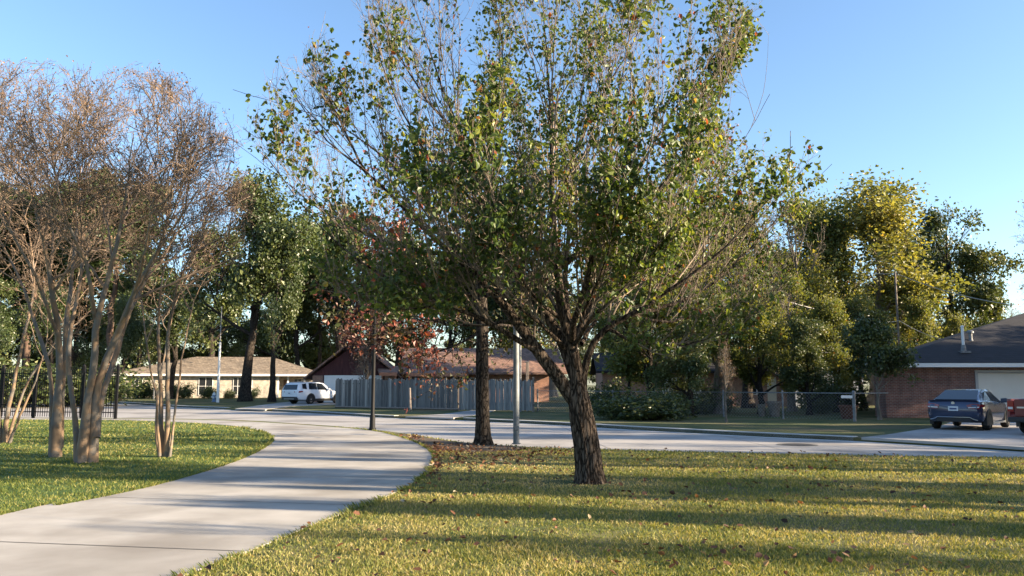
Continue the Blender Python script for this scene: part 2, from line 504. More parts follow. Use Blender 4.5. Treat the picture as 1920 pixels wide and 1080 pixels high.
def window(parent, x0, x1, z0, z1, y, bars=1, mat=None, sash=True):
    """A window in a wall facing -y at y: frame with mullions round one dark pane."""
    t = .05
    b = MB()
    b.box(x0 - t, x0, y - .05, y + .02, z0 - t, z1 + t); b.box(x1, x1 + t, y - .05, y + .02, z0 - t, z1 + t)
    b.box(x0, x1, y - .05, y + .02, z1, z1 + t); b.box(x0, x1, y - .07, y + .02, z0 - t, z0)
    for k in range(1, bars + 1):
        xm = x0 + (x1 - x0) * k / (bars + 1); b.box(xm - .025, xm + .025, y - .045, y - .012, z0, z1)
    if sash:
        zm = (z0 + z1) / 2; b.box(x0, x1, y - .04, y - .013, zm - .022, zm + .022)
    f = b.build('window', mat or M['white'], parent)
    p = MB(); p.box(x0, x1, y - .01, y + .01, z0, z1); p.build('pane', M['house_glass'], f)
    return f

def garage_door(parent, x0, x1, z0, z1, y, rows=4, cols=4, mat=None):
    b = MB(); h = (z1 - z0) / rows; w = (x1 - x0) / cols
    b.box(x0, x1, y + .02, y + .05, z0, z1)
    for r_ in range(rows):
        b.box(x0, x1, y, y + .018, z0 + r_ * h + .008, z0 + (r_ + 1) * h - .008)
        for c in range(cols):
            b.box(x0 + c * w + .1, x0 + (c + 1) * w - .1, y - .008, y - .001, z0 + r_ * h + .09, z0 + (r_ + 1) * h - .09)
    return b.build('garage_door', mat or M['door_white'], parent)

# -- brick house on the right (hip roof)
o = gr(1663, 783.5); X0 = o.x; Y0 = o.y
rt = empty('brick_house', (X0, Y0, 0)); tag(rt, 'red brick house with black hip roof and pale garage door', 'house')
W, D, EZ = 17.0, 14.0, 2.42
gx0 = (1828 - 960) / FPX * Y0 - X0; gx1 = gx0 + 5.2
b = MB()
b.box(0, gx0 - .14, 0, .3, 0, EZ); b.box(gx0 - .14, gx1 + .14, 0, .3, 2.27, EZ); b.box(gx1 + .14, W, 0, .3, 0, EZ)
b.box(0, .3, .3, 1.2, 0, EZ); b.slab([(0, 1.2), (.3, 1.2), (7.8, D), (7.5, D)], 0, EZ); b.box(W - .3, W, .3, D, 0, EZ); b.box(7.8, W - .3, D - .3, D, 0, EZ)
b.build('wall', M['brick_red'], rt)
garage_door(rt, gx0, gx1, .02, 2.13, .16)
b = MB(); b.box(gx0 - .135, gx0 - .003, -.03, .2, 0, 2.265); b.box(gx1 + .003, gx1 + .135, -.03, .2, 0, 2.265); b.box(gx0 - .003, gx1 + .003, -.03, .2, 2.14, 2.265)
b.build('door_frame', plain('grey_trim', (.34, .35, .36), .6), rt)
ov = .65
rz = EZ + .16
xr0 = 12.2; zr = rz + .43 * (D / 2 + ov)
c = [(-ov, -ov, rz), (W + ov, -ov, rz), (W + ov, D + ov, rz), (7.2, D + ov, rz), (xr0, D / 2, zr), (W - 3.0, D / 2, zr), (-ov, 1.3, rz)]
b = MB()
b.add(c, [(0, 1, 5, 4), (1, 2, 5), (2, 3, 4, 5), (0, 4, 6), (6, 4, 3)])
rf = b.build('roof', M['roof_black'], rt)
b = MB(); b.box(-ov, W + ov, -ov, -ov + .03, rz - .19, rz - .004); b.box(-ov, -ov + .03, -ov + .03, 1.3, rz - .19, rz - .004)
b.build('fascia', M['white'], rt)
b = MB(); b.slab([(-ov + .031, -ov + .031), (W + ov, -ov + .031), (W + ov, D + ov), (7.2, D + ov), (-ov + .031, 1.3)], rz - .10, rz - .07); b.build('soffit', plain('soffit', (.35, .34, .32), .8), rt)
def roof_pt(u, v):
    """Where the ray of pixel u, v meets the front slope."""
    k = .43; y = 0
    for Y in np.arange(Y0 - ov, Y0 + 9, .02):
        p = at(u, v, Y)
        if p.z <= rz + k * (Y - (Y0 - ov)): return p
    return at(u, v, Y0 + 2)
p = roof_pt(1807, 660); q = Vector((p.x - X0, p.y - Y0, p.z))
b = MB()
b.box(q.x - .24, q.x + .24, q.y - .22, q.y + .22, q.z - .06, q.z + .05)
b.lathe([(.13, 0), (.10, .25), (.10, .32)], 14, (q.x, q.y, q.z + .02)); b.build('vent_flashing', M['galv'], rf)
b = MB(); b.lathe([(.065, 0), (.065, .95)], 14, (q.x, q.y, q.z + .3)); b.lathe([(.09, 0), (.09, .03), (.03, .07)], 14, (q.x, q.y, q.z + 1.23)); b.build('vent_pipe', M['white'], rf)
p = roof_pt(1820, 638); q = Vector((p.x - X0, p.y - Y0, p.z))
b = MB(); b.lathe([(.14, -.05), (.09, .05), (.09, .35), (.17, .36), (.17, .46), (.10, .50)], 14, tuple(q)); b.build('roof_vent', M['galv'], rf)

# -- long ranch house far left
A = at(232, 742, 92); ang = math.radians(12)
rt = empty('ranch_house', (A.x, A.y, 0.0), ang); tag(rt, 'long low tan ranch house with brown hip roof behind the hydrant', 'house')
S = 92 / FPX / math.cos(ang)             # metres per photograph pixel along the front
def hx(u): return (u - 232) * S * (1 + (u - 232) * .00022)
W = hx(558); EZ = 2.75
b = MB()
b.box(0, hx(485), 0, 8, -.1, EZ); b.box(hx(485), hx(556), 2.0, 8, -.1, EZ)
b.build('wall', M['brick_tan'], rt)
for u in (487, 503, 530, 552):
    b = MB(); b.box(hx(u) - .10, hx(u) + .10, .1, .3, -.1, EZ); b.build('porch_post', M['white'], rt)
window(rt, hx(357), hx(379), .35, 2.35, -.012, 1); window(rt, hx(414), hx(428), .35, 2.35, -.012, 1); window(rt, hx(432), hx(444), .35, 2.35, -.012, 1)
window(rt, hx(250), hx(262), .6, 2.1, -.012, 1); window(rt, hx(512), hx(524), .5, 2.2, 1.988, 1)
b = MB(); b.box(hx(494), hx(501), 1.95, 1.995, 0, 2.1); d = b.build('door', plain('dark_door', (.10, .05, .03), .5), rt)
b = MB(); b.lathe([(.03, -.06), (.03, 0)], 8, (hx(500), 1.95, 1.0), 'y'); b.build('handle', M['galv'], d)
rz = EZ + .02; zr = at(400, 668, 96).z
xa, xb = hx(338), hx(472)
b = MB(); o_ = .7
b.add([(-o_ - 1, -o_, rz), (W + .4, -o_, rz), (W + .4, 9, rz), (-o_ - 1, 9, rz), (xa, 4.2, zr), (xb, 4.2, zr)], [(0, 1, 5, 4), (1, 2, 5), (2, 3, 4, 5), (3, 0, 4)])
rf = b.build('roof', M['roof_tan'], rt)
b = MB(); b.box(-o_ - 1, W + .4, -o_, -o_ + .03, rz - .24, rz - .003); b.box(W + .37, W + .4, -o_ + .03, 9, rz - .24, rz - .003); b.build('fascia', M['white'], rt)
b = MB(); b.lathe([(.10, 0), (.10, .5), (.16, .52), (.16, .6)], 10, (hx(440), 6.2, zr - .9)); b.build('vent_pipe', M['galv'], rf)

# -- maroon gabled house behind the board fence
A = at(575, 758, 70); rt = empty('gabled_house', (A.x, A.y, 0), math.radians(4)); tag(rt, 'maroon gabled house with white garage door behind the board fence', 'house')
s = 70 / FPX
gw = 172 * s; ap = at(657, 634, 70).z; ez = at(575, 703, 70).z
b = MB()
b.prism_y([(.45, 0), (gw - .45, 0), (gw - .45, ez), (gw / 2, ap - .55), (.45, ez)], .0, 9); b.build('gable', M['siding_dark'], rt)
b = MB()
g0, g1 = 31 * s, 140 * s
b.box(.44, g0 - .12, -.05, -.003, 0, ez - .05); b.build('wall', M['brick_brown'], rt)
b = MB(); b.box(g1 + .12, gw - .44, -.05, -.003, 0, ez - .05); b.build('wall', M['brick_brown'], rt)
garage_door(rt, g0, g1, .02, 2.35, -.09, mat=M['white'])
b = MB()
th = .16
for sx in (0, 1):
    xe = 0 - .25 if sx == 0 else gw + .25
    pts = [(xe, -.6, ez - .25), (gw / 2, -.6, ap), (gw / 2, 9.4, ap), (xe, 9.4, ez - .25)]
    if sx: pts = pts[::-1]
    b.hexa([(p[0], p[1], p[2] - th) for p in pts], pts)
b.build('roof', M['roof_brown'], rt)
# main wing to the right
x0, x1 = gw - .4, (1030 - 575) * s
zr = at(800, 651, 75).z; ez2 = at(800, 699, 69).z
b = MB(); b.box(x0, x1, 1.0, 11, 0, ez2); b.build('wing_wall', M['brick_brown'], rt)
window(rt, x0 + 1.6, x0 + 2.8, 1.0, 2.1, .985, 1); window(rt, x0 + 5.2, x0 + 7.0, 1.0, 2.1, .985, 1)
b = MB()
f0 = [(x0 + .3, -.2, ez2 + .05), (x1 + 1.5, -.2, ez2 + .05), (x1 + 1.5, 6, zr), (x0 + .3, 6, zr)]
b.hexa([(p[0], p[1], p[2] - .16) for p in f0], f0)
f1 = [(x0 + .3, 6, zr), (x1 + 1.5, 6, zr), (x1 + 1.5, 12.2, ez2 + .05), (x0 + .3, 12.2, ez2 + .05)]
b.hexa([(p[0], p[1], p[2] - .16) for p in f1], f1)
rf = b.build('wing_roof', M['roof_brown'], rt)
b = MB()
f0 = [((712 - 575) * s, -2.2, ez2 + .0), ((744 - 575) * s, -2.2, ez2 + .0), ((744 - 575) * s, 1.2, ez2 + .65), ((700 - 575) * s, 1.2, ez2 + .65)]
b.hexa([(p[0], p[1], p[2] - .2) for p in f0], f0); b.build('porch_roof', M['roof_brown'], rt); b = MB()
f0 = [((762 - 575) * s, -1.6, ez2 - .05), ((872 - 575) * s, -1.6, ez2 - .05), ((872 - 575) * s, 1.2, ez2 + .6), ((762 - 575) * s, 1.2, ez2 + .6)]
b.hexa([(p[0], p[1], p[2] - .2) for p in f0], f0)
b.build('porch_roof', M['roof_brown'], rt)
b = MB(); b.box((712 - 575) * s, (744 - 575) * s, -2.26, -2.205, ez2 - .26, ez2 + .02); b.build('porch_fascia', M['eave_red'], rt); b = MB(); b.box((762 - 575) * s, (872 - 575) * s, -1.66, -1.605, ez2 - .3, ez2); b.build('porch_fascia', M['eave_red'], rt)
for u in (716, 740, 768, 810, 866):
    b = MB(); b.box((u - 575) * s - .07, (u - 575) * s + .07, -1.5, -1.36, 0, ez2 - .25); b.build('porch_post', M['eave_red'], rt)

# -- low house behind the chain link fence
A = at(1130, 750, 58); rt = empty('low_house', (A.x, A.y, 0), math.radians(-3)); tag(rt, 'low brown house with pale blue siding end behind the chain link fence', 'house')
s = 58 / FPX
def lx(u): return (u - 1130) * s
ez = 2.5
b = MB(); b.box(lx(1130), lx(1478), 0, 9, 0, ez); b.build('wall', M['brick_brown'], rt)
b = MB(); b.box(lx(1478), lx(1600), -.6, 8.4, 0, 2.9); b.build('side_wall', M['siding_blue'], rt)
garage_door(rt, lx(1240), lx(1312), .02, 2.1, -.09, mat=M['white'])
window(rt, lx(1482), lx(1506), 1.3, 2.6, -.615, 0, sash=False)
window(rt, lx(1390), lx(1412), .9, 2.1, -.012, 1)
b = MB(); b.box(lx(1432), lx(1448), -.05, -.003, 0, 2.1); b.build('door', plain('cream_door', (.55, .5, .4), .6), rt)
b = MB()
f0 = [(lx(1118), -.8, ez + .02), (lx(1492), -.8, ez + .02), (lx(1492), 4.5, ez + 1.5), (lx(1118), 4.5, ez + 1.5)]
b.hexa([(p[0], p[1], p[2] - .15) for p in f0], f0)
f0 = [(lx(1118), 4.5, ez + 1.5), (lx(1492), 4.5, ez + 1.5), (lx(1492), 9.8, ez + .02), (lx(1118), 9.8, ez + .02)]
b.hexa([(p[0], p[1], p[2] - .15) for p in f0], f0)
rf = b.build('roof', M['roof_black'], rt)
b = MB()
f0 = [(lx(1470), -.9, 3.0), (lx(1612), -.9, 3.0), (lx(1612), 9, 3.7), (lx(1470), 9, 3.7)]
b.hexa([(p[0], p[1], p[2] - .14) for p in f0], f0); b.build('flat_roof', M['roof_black'], rt)
b = MB(); b.box(lx(1312), lx(1328), 1.0, 1.8, ez + .2, ez + 1.9); b.build('chimney', M['brick_brown'], rf)
# ------------------------------------------------------------------ fences, poles, small things
rng = random.Random(5)

def tone_mat(name, stops, rough=.85, nscale=3, stretch=(10, 10, .6), amount=.5):
    """Boards: each board's own tone, streaked along the grain."""
    m, nt, b = new_mat(name)
    N = nt.nodes.new; L = nt.links.new
    a = N("ShaderNodeAttribute"); a.attribute_name = "tone"
    tc = N("ShaderNodeTexCoord"); mp = N("ShaderNodeMapping"); mp.inputs[3].default_value = stretch
    L(tc.outputs['Object'], mp.inputs[0])
    nz = N("ShaderNodeTexNoise"); nz.inputs['Scale'].default_value = nscale; nz.inputs['Detail'].default_value = 6
    L(mp.outputs[0], nz.inputs['Vector'])
    ma = N("ShaderNodeMath"); ma.operation = 'MULTIPLY_ADD'
    sb = N("ShaderNodeMath"); sb.operation = 'SUBTRACT'; L(nz.outputs[0], sb.inputs[0]); sb.inputs[1].default_value = .5
    L(sb.outputs[0], ma.inputs[0]); ma.inputs[1].default_value = amount * 2; L(a.outputs['Fac'], ma.inputs[2])
    rp = N("ShaderNodeValToRGB"); ramp_set(rp, stops)
    L(ma.outputs[0], rp.inputs[0]); L(rp.outputs[0], b.inputs['Base Color'])
    b.inputs['Roughness'].default_value = rough
    bp = N("ShaderNodeBump"); bp.inputs['Strength'].default_value = .4; bp.inputs['Distance'].default_value = .01
    L(nz.outputs[0], bp.inputs['Height']); L(bp.outputs[0], b.inputs['Normal'])
    return m

M['boards'] = tone_mat('weathered_boards', [(0, (.055, .055, .057)), (.5, (.15, .148, .145)), (1, (.30, .29, .275))])
M['boards_dark'] = tone_mat('dark_boards', [(0, (.02, .018, .018)), (1, (.07, .06, .055))])

def board_fence(root, p, q, h, name, mat, w=.14, rails=True, lo=.25, hi=.6, hv=.05):
    """Boards from p to q, each a little different in height, tone and lean."""
    p, q = Vector(p), Vector(q); L_ = (q - p).length; d = (q - p) / L_; n = Vector((d.y, -d.x, 0))
    k = int(L_ / w); V = []; F = []; T = []
    for i in range(k):
        a = p + d * (i * w + .006 + rng.uniform(-.003, .003)); c = p + d * ((i + 1) * w - .006)
        hh = h + rng.uniform(-hv, hv) ; t = rng.uniform(lo, hi) if rng.random() < .8 else rng.uniform(0, 1)
        ln = rng.uniform(-.02, .02); off = n * rng.uniform(-.008, .008)
        b0 = len(V)
        zb = .06 + rng.uniform(-.03, .03)
        for (pt, z, lean) in ((a, zb, 0), (c, zb, 0), (c, hh - .03, ln), (c - d * .03, hh, ln), (a + d * .03, hh, ln), (a, hh - .03, ln)):
            for o_ in (0, .02):
                r = pt + d * lean + off - n * o_; V.append((r.x, r.y, r.z + z)); T.append(t)
        for j in range(6):
            e = b0 + 2 * j; f = b0 + 2 * ((j + 1) % 6)
            F.append((e, f, f + 1, e + 1))
        F.append((b0, b0 + 2, b0 + 8, b0 + 10)); F.append((b0 + 2, b0 + 4, b0 + 6, b0 + 8))
        F.append((b0 + 11, b0 + 9, b0 + 3, b0 + 1)); F.append((b0 + 9, b0 + 7, b0 + 5, b0 + 3))
    o = np_mesh(name, [(V, F, T, 0, False)], [mat], root)
    if rails:
        for z in (.35, h - .35):
            b = MB(); a = p - n * .03; c = q - n * .03
            b.add([(a.x, a.y, z), (c.x, c.y, z), (c.x, c.y, z + .09), (a.x, a.y, z + .09)] + [((r - n * .04).x, (r - n * .04).y, zz) for r, zz in ((a, z), (c, z), (c, z + .09), (a, z + .09))],
                  [(0, 1, 2, 3), (7, 6, 5, 4), (0, 4, 5, 1), (3, 2, 6, 7), (1, 5, 6, 2), (0, 3, 7, 4)])
            b.build('rail', mat, root)
    return o

# weathered board fence in front of the maroon house
a, m_, c = gr(629, 764.5), gr(860, 769.5), gr(1000, 772.5)
rt = empty('board_fence', (0, 0, 0)); tag(rt, 'weathered grey vertical board fence in front of the maroon house', 'fence')
board_fence(rt, a, m_, 1.93, 'board_panel', M['boards'], lo=.1, hi=.5, hv=.08)
board_fence(rt, m_ + Vector((.02, -.05, 0)), c, 1.84, 'board_panel', M['boards'], lo=.35, hi=.8, hv=.08)
for f in (0.0, .5, 1.0):
    b = MB(); r = a + (m_ - a) * f; b.box(r.x - .05, r.x + .05, r.y + .06, r.y + .16, 0, 1.85); b.build('post', M['wood_post'], rt)
b = MB(); r = c; b.box(r.x - .06, r.x + .06, r.y + .05, r.y + .17, 0, 2.0); b.build('post', M['wood_post'], rt)
b = MB(); r0, r1 = gr(779, 768), at(768, 728, 49.5); b.tube([(r0.x, 48.4, 0.02), (r1.x, 49.6, r1.z)], .06, 5); b.build('brace', M['wood_post'], rt)
b = MB(); d = (m_ - a).normalized(); b.tube([a + Vector((0, -.08, .06)), m_ + Vector((0, -.08, .06))], .07, 4); b.build('kickboard', M['wood_post'], rt)
rt = empty('timber_post', gr(989, 771)); tag(rt, 'brown timber post standing at the right end of the board fence', 'post')
b = MB(); b.box(-.09, .09, -.09, .09, 0, 2.9); b.build('post', M['wood_post'], rt, bevel=.01); b = MB(); b.box(-.11, .11, -.11, .11, 2.9, 2.94); b.build('cap', M['galv'], rt)
rt = empty('vent_pole', gr(976, 772.0)); tag(rt, 'thin pale pole behind the thicker grey steel pole', 'pole')
b = MB(); b.lathe([(.055, 0), (.05, 4.3)], 10); b.build('shaft', M['galv'], rt); b = MB(); b.lathe([(.075, 4.3), (.075, 4.36), (.02, 4.42)], 10); b.build('cap', M['galv'], rt)

# dark board fence in the yard on the right
rt = empty('dark_fence', (0, 0, 0)); tag(rt, 'low dark board fence across the shaded yard', 'fence')
a, c = gr(1362, 752, .0), gr(1605, 751.5, .0)
board_fence(rt, a, c, 1.55, 'board_panel', M['boards_dark'], lo=.1, hi=.6)

# chain link fence
def chain_mat():
    m, nt, b = new_mat('chain_mesh'); b.inputs['Base Color'].default_value = (.35, .36, .37, 1); b.inputs['Metallic'].default_value = .5; b.inputs['Roughness'].default_value = .5
    return m
M['chain'] = chain_mat()
rt = empty('chain_link_fence', (0, 0, 0)); tag(rt, 'thin grey chain link fence along the far yard', 'fence')
fp = [gr(1008, 771.5), gr(1150, 775), gr(1262, 778.5), gr(1357, 781.5), gr(1469, 785.5), gr(1603, 790.5)]
hgt = 1.2
for i, p in enumerate(fp):
    b = MB(); rr = .045 if i < 5 else .075
    b.lathe([(rr, 0), (rr, hgt + .06), (rr * .5, hgt + .12)], 8, tuple(p)); b.build('post', M['galv'], rt)
for p, q in zip(fp[:-1], fp[1:]):
    b = MB(); b.tube([p + Vector((0, 0, hgt)), q + Vector((0, 0, hgt))], .026, 6); b.build('top_rail', M['galv'], rt)
    b = MB(); L_ = (q - p).length; d = (q - p) / L_; n = int(L_ / .16)
    for k in range(-8, n + 1):
        for s in (0, 1):
            s0, s1 = k * .16, k * .16 + hgt * 1.0
            z0, z1 = (0.03, hgt - .02) if s == 0 else (hgt - .02, .03)
            t0 = max(0, -s0 / (s1 - s0)); t1 = min(1, (L_ - s0) / (s1 - s0))
            if t1 <= t0: continue
            A = p + d * (s0 + (s1 - s0) * t0) + Vector((0, 0, z0 + (z1 - z0) * t0)); B = p + d * (s0 + (s1 - s0) * t1) + Vector((0, 0, z0 + (z1 - z0) * t1))
            b.tube([A, B], .0030, 3, False)
    b.build('wire_mesh', M['chain'], rt)
p = fp[-1]; q = gr(1668, 788)
b = MB(); b.tube([p + Vector((0, 0, hgt)), q + Vector((0, 0, hgt))], .026, 6); b.build('top_rail', M['galv'], rt)
sg = at(1590, 744, fp[-1].y - .1)
b = MB(); b.box(sg.x - .30, sg.x + .18, sg.y - .02, sg.y, sg.z - .06, sg.z + .06); tag(b.build('fence_plate', M['white']), 'small white plate wired on the chain link fence top rail', 'sign')

# planters and pots in that yard
def pot(loc, r, h, mat, label):
    e = empty('flower_pot', loc); tag(e, label, 'pot')
    b = MB(); b.lathe([(r * .7, 0), (r * .95, h * .85), (r * 1.08, h * .86), (r * 1.08, h), (r * .9, h), (r * .85, h * .9)], 18); b.build('pot', mat, e, True)
    b = MB(); b.lathe([(r * .86, h * .86), (r * .4, h * .93)], 14); b.build('soil', M['soil'], e)
pot(gr(1591, 785), .42, .62, noise_mat('terracotta', (.085, .035, .022), (.13, .055, .035), 4, .9, .2), 'terracotta pot standing behind the chain link fence end post')
pot(gr(1452, 781), .33, .75, noise_mat('old_stone', (.12, .10, .085), (.2, .17, .14), 6, .95, .4), 'larger weathered stone urn beside the fence post')
pot(gr(1428, 781), .19, .6, noise_mat('old_stone_small', (.10, .09, .075), (.17, .15, .12), 6, .95, .4), 'narrow weathered stone urn left of the larger urn')

# black lamp post by the path
rt = empty('lamp_post', gr(698, 807.5)); tag(rt, 'tall black lamp post beside the curving concrete path', 'lamp post')
b = MB(); b.lathe([(.13, 0), (.13, .06), (.10, .12), (.095, .5), (.07, .56), (.062, 4.25), (.085, 4.28), (.085, 4.36)], 14); b.build('post', M['black'], rt, True)
b = MB(); b.lathe([(.05, 4.36), (.16, 4.46), (.19, 4.9), (.17, 4.92)], 10); b.build('lantern', plain('lantern_glass', (.06, .06, .06), .15), rt, True)
b = MB(); b.lathe([(.24, 4.92), (.2, 5.0), (.06, 5.14), (.03, 5.24)], 12); b.build('lantern_cap', M['black'], rt, True)

# grey steel pole
rt = empty('steel_pole', gr(968, 832.5)); tag(rt, 'grey round steel pole standing at the lawn edge beside the oak trunk', 'pole')
b = MB(); b.lathe([(.085, 0), (.082, 2.0), (.078, 3.1)], 16); b.build('shaft', M['steel'], rt, True)
b = MB(); b.lathe([(.12, 0), (.12, .02)], 14); b.build('base_flange', M['galv'], rt)
b = MB(); b.lathe([(.07, -.11), (.075, -.10), (.075, -.075)], 16, (0, 0, .43), 'y'); b.lathe([(.05, -.125), (.05, -.11)], 14, (0, 0, .43), 'y'); b.build('meter_cover', M['galv'], rt)
b = MB(); b.lathe([(.09, 3.1), (.09, 3.15), (.03, 3.2)], 14); b.build('cap', M['galv'], rt)

# fire hydrant and white pole on the far lawn
rt = empty('fire_hydrant', gr(401, 753)); tag(rt, 'blue fire hydrant with silver bonnet on the far lawn', 'hydrant')
M['hyd_blue'] = plain('hydrant_blue', (.10, .19, .36), .5); M['hyd_white'] = plain('hydrant_silver', (.60, .61, .60), .45)
b = MB(); b.lathe([(.2, 0), (.2, .06), (.13, .07), (.13, .5), (.17, .52), (.17, .58)], 16); b.build('barrel', M['hyd_blue'], rt, True)
b = MB(); b.lathe([(.17, .58), (.15, .70), (.09, .80), (.04, .82), (.04, .88)], 16); b.build('bonnet', M['hyd_white'], rt, True)
b = MB(); b.lathe([(.07, -.26), (.07, .26)], 10, (0, 0, .42), 'x'); b.build('side_nozzle', M['hyd_white'], rt, True)
b = MB(); b.lathe([(.09, -.24), (.09, -.1)], 12, (0, 0, .38), 'y'); b.build('front_nozzle', M['hyd_white'], rt, True)
g = gr(408, 754.5)
rt = empty('white_pole', g); tag(rt, 'slim white pole beside the fire hydrant', 'pole')
b = MB(); hz = at(410, 642, g.y).z
b.lathe([(.13, 0), (.09, hz)], 12); b.build('pole', M['white'], rt, True)
b = MB(); b.lathe([(.10, hz), (.10, hz + .06), (.05, hz + .12), (.035, hz + 3.2)], 10); b.build('mast', M['galv'], rt)
g = gr(288, 749); rt = empty('sign_post', g); tag(rt, 'thin pale stake on the verge before the ranch house', 'post')
b = MB(); b.box(-.05, .05, -.05, .05, 0, 2.0); b.build('post', M['galv'], rt)
b = MB(); b.box(-.07, .07, -.07, .07, 2.0, 2.03); b.build('cap', M['galv'], rt)

# black iron fence on the left
rt = empty('iron_fence', (0, 0, 0)); tag(rt, 'black iron picket fence behind the crape myrtles', 'fence')
ir = [gr(-330, 779.5), gr(-150, 781), gr(0, 783), gr(62, 784), gr(152, 785.2), gr(216, 786)]
ft = [2.35] * 6
for i, p in enumerate(ir):
    b = MB(); w = .055; b.box(p.x - w, p.x + w, p.y - w, p.y + w, 0, 2.42); b.lathe([(.07, 2.42), (.07, 2.45), (.02, 2.52)], 8, (p.x, p.y, 0)); b.build('post', M['black'], rt)
for p, q in zip(ir[:-1], ir[1:]):
    L_ = (q - p).length; d = (q - p) / L_; n = max(3, int(L_ / .125))
    b = MB()
    for k in range(1, n):
        r = p + d * (L_ * k / n); b.box(r.x - .011, r.x + .011, r.y - .011, r.y + .011, .08, 2.28)
        b.add([(r.x - .018, r.y, 2.28), (r.x, r.y - .018, 2.28), (r.x + .018, r.y, 2.28), (r.x, r.y + .018, 2.28), (r.x, r.y, 2.37)], [(0, 1, 4), (1, 2, 4), (2, 3, 4), (3, 0, 4)])
    b.build('picket_panel', M['black'], rt)
    for z in (.3, .62, 2.1):
        b = MB(); b.tube([p + Vector((0, 0, z)), q + Vector((0, 0, z))], .022, 4); b.build('rail', M['black'], rt)

# utility pole and wires
g = at(1690, 720, 58); rt = empty('utility_pole', (g.x, g.y, 0)); tag(rt, 'slim timber utility pole among the yellow trees', 'utility pole')
top = at(1690, 505, 58).z
b = MB(); b.lathe([(.10, 0), (.07, top)], 10); b.build('pole', M['wood_post'], rt, True)
b = MB(); b.lathe([(.09, top - .05), (.09, top), (.04, top + .06)], 10); b.build('pole_cap', M['galv'], rt)
M['wire'] = plain('wire', (.40, .39, .37), .5)
def wire(pts, label, sag=.5, r=.022):
    P = [Vector(p) for p in pts]; out = []
    for p, q in zip(P[:-1], P[1:]):
        for k in range(12):
            t = k / 12; v = p.lerp(q, t); v.z -= sag * 4 * t * (1 - t); out.append(v)
    out.append(P[-1]); b = MB(); b.tube(out, r, 5); o = b.build('power_line', M['wire'], None, True); tag(o, label, 'power line', 'wires strung through the trees')
tp = Vector((g.x, g.y - .1, 0))
wire([at(1590, 497, 60), tp + Vector((.0, 0, top - .28)), at(1900, 572, 48)], 'upper wire running down from the utility pole towards the black roof', .3)
wire([at(1470, 563, 50), at(1640, 592, 57), tp + Vector((0, -.1, at(1690, 601, 58).z)), at(1790, 640, 50)], 'lower wire passing the yellow tree towards the brick house', .25)
wire([at(1425, 653, 52), at(1560, 661, 52)], 'upper of two short pale wires above the chain link fence', .1)
wire([at(1440, 664, 52), at(1525, 668, 52)], 'lower of two short pale wires above the chain link fence', .1)

# ------------------------------------------------------------------ vehicles
M['car_white'] = plain('white_car_paint', (.66, .68, .72), .25, coat=.6, var=.02)
M['car_blue'] = plain('slate_blue_paint', (.042, .055, .105), .25, metallic=.3, coat=.8, var=.03)
M['car_red'] = plain('red_paint', (.12, .006, .012), .35, coat=.4, var=.03)
M['tyre'] = noise_mat('tyre', (.012, .012, .012), (.025, .025, .025), 8, .9)
M['rim'] = plain('alloy', (.42, .43, .45), .3, metallic=.8)
M['cladding'] = plain('black_plastic', (.015, .015, .017), .6)
M['tail'] = plain('tail_lens', (.22, .008, .012), .15, coat=.5)
M['clear'] = plain('clear_lens', (.55, .56, .58), .15, coat=.5)
M['plate'] = plain('number_plate', (.62, .64, .66), .5)
M['plate_ink'] = plain('plate_ink', (.06, .08, .18), .6)

def loft(b, rings, close_ends=True):
    n = len(rings[0]); base = len(b.v)
    for r in rings: b.v += [tuple(p) for p in r]
    for i in range(len(rings) - 1):
        for j in range(n):
            q = base + i * n
            b.f.append((q + j, q + (j + 1) % n, q + n + (j + 1) % n, q + n + j))
    if close_ends:
        b.f.append(tuple(base + n - 1 - j for j in range(n)))
        q = base + (len(rings) - 1) * n
        b.f.append(tuple(q + j for j in range(n)))

def interp(tab, x):
    for (x0, *a), (x1, *c) in zip(tab[:-1], tab[1:]):
        if x <= x1:
            t = 0 if x1 == x0 else max(0, (x - x0) / (x1 - x0)); t = t * t * (3 - 2 * t) * .5 + t * .5
            return [p + (q - p) * t for p, q in zip(a, c)]
    return list(tab[-1][1:])

def car_body(root, tab, roof, paint, n=40):
    """tab: x, zbottom, zbelt, halfwidth.  roof: x, ztop, halfwidth base, halfwidth top."""
    b = MB(); x0, x1 = tab[0][0], tab[-1][0]; rings = []
    for i in range(n + 1):
        x = x0 + (x1 - x0) * i / n; zb, zt, w = interp(tab, x); h = zt - zb
        half = [(w * .80, zb), (w * .95, zb + .05), (w * .985, zb + h * .25), (w, zb + h * .55), (w * .985, zt - h * .16), (w * .955, zt - h * .04), (w * .88, zt + .004), (w * .45, zt + .022)]
        ring = [(x, y, z) for y, z in half] + [(x, -y, z) for y, z in half[::-1]]
        rings.append(ring)
    loft(b, rings)
    if roof:
        rr = []; xs0, xs1 = roof[0][0], roof[-1][0]; m = 24
        for i in range(m + 1):
            x = xs0 + (xs1 - xs0) * i / m; zt, wb, wt = interp(roof, x); zb = interp(tab, x)[1] - .03
            zt = max(zt, zb + .02); h = zt - zb
            half = [(wb, zb), (wb + (wt - wb) * .5, zb + h * .43), (wt, zb + h * .86), (wt * .93, zb + h * .96), (wt * .6, zt), ]
            rr.append([(x, y, z) for y, z in half] + [(x, -y, z) for y, z in half[::-1]])
        loft(b, rr)
    return b.build('body', paint, root, True)

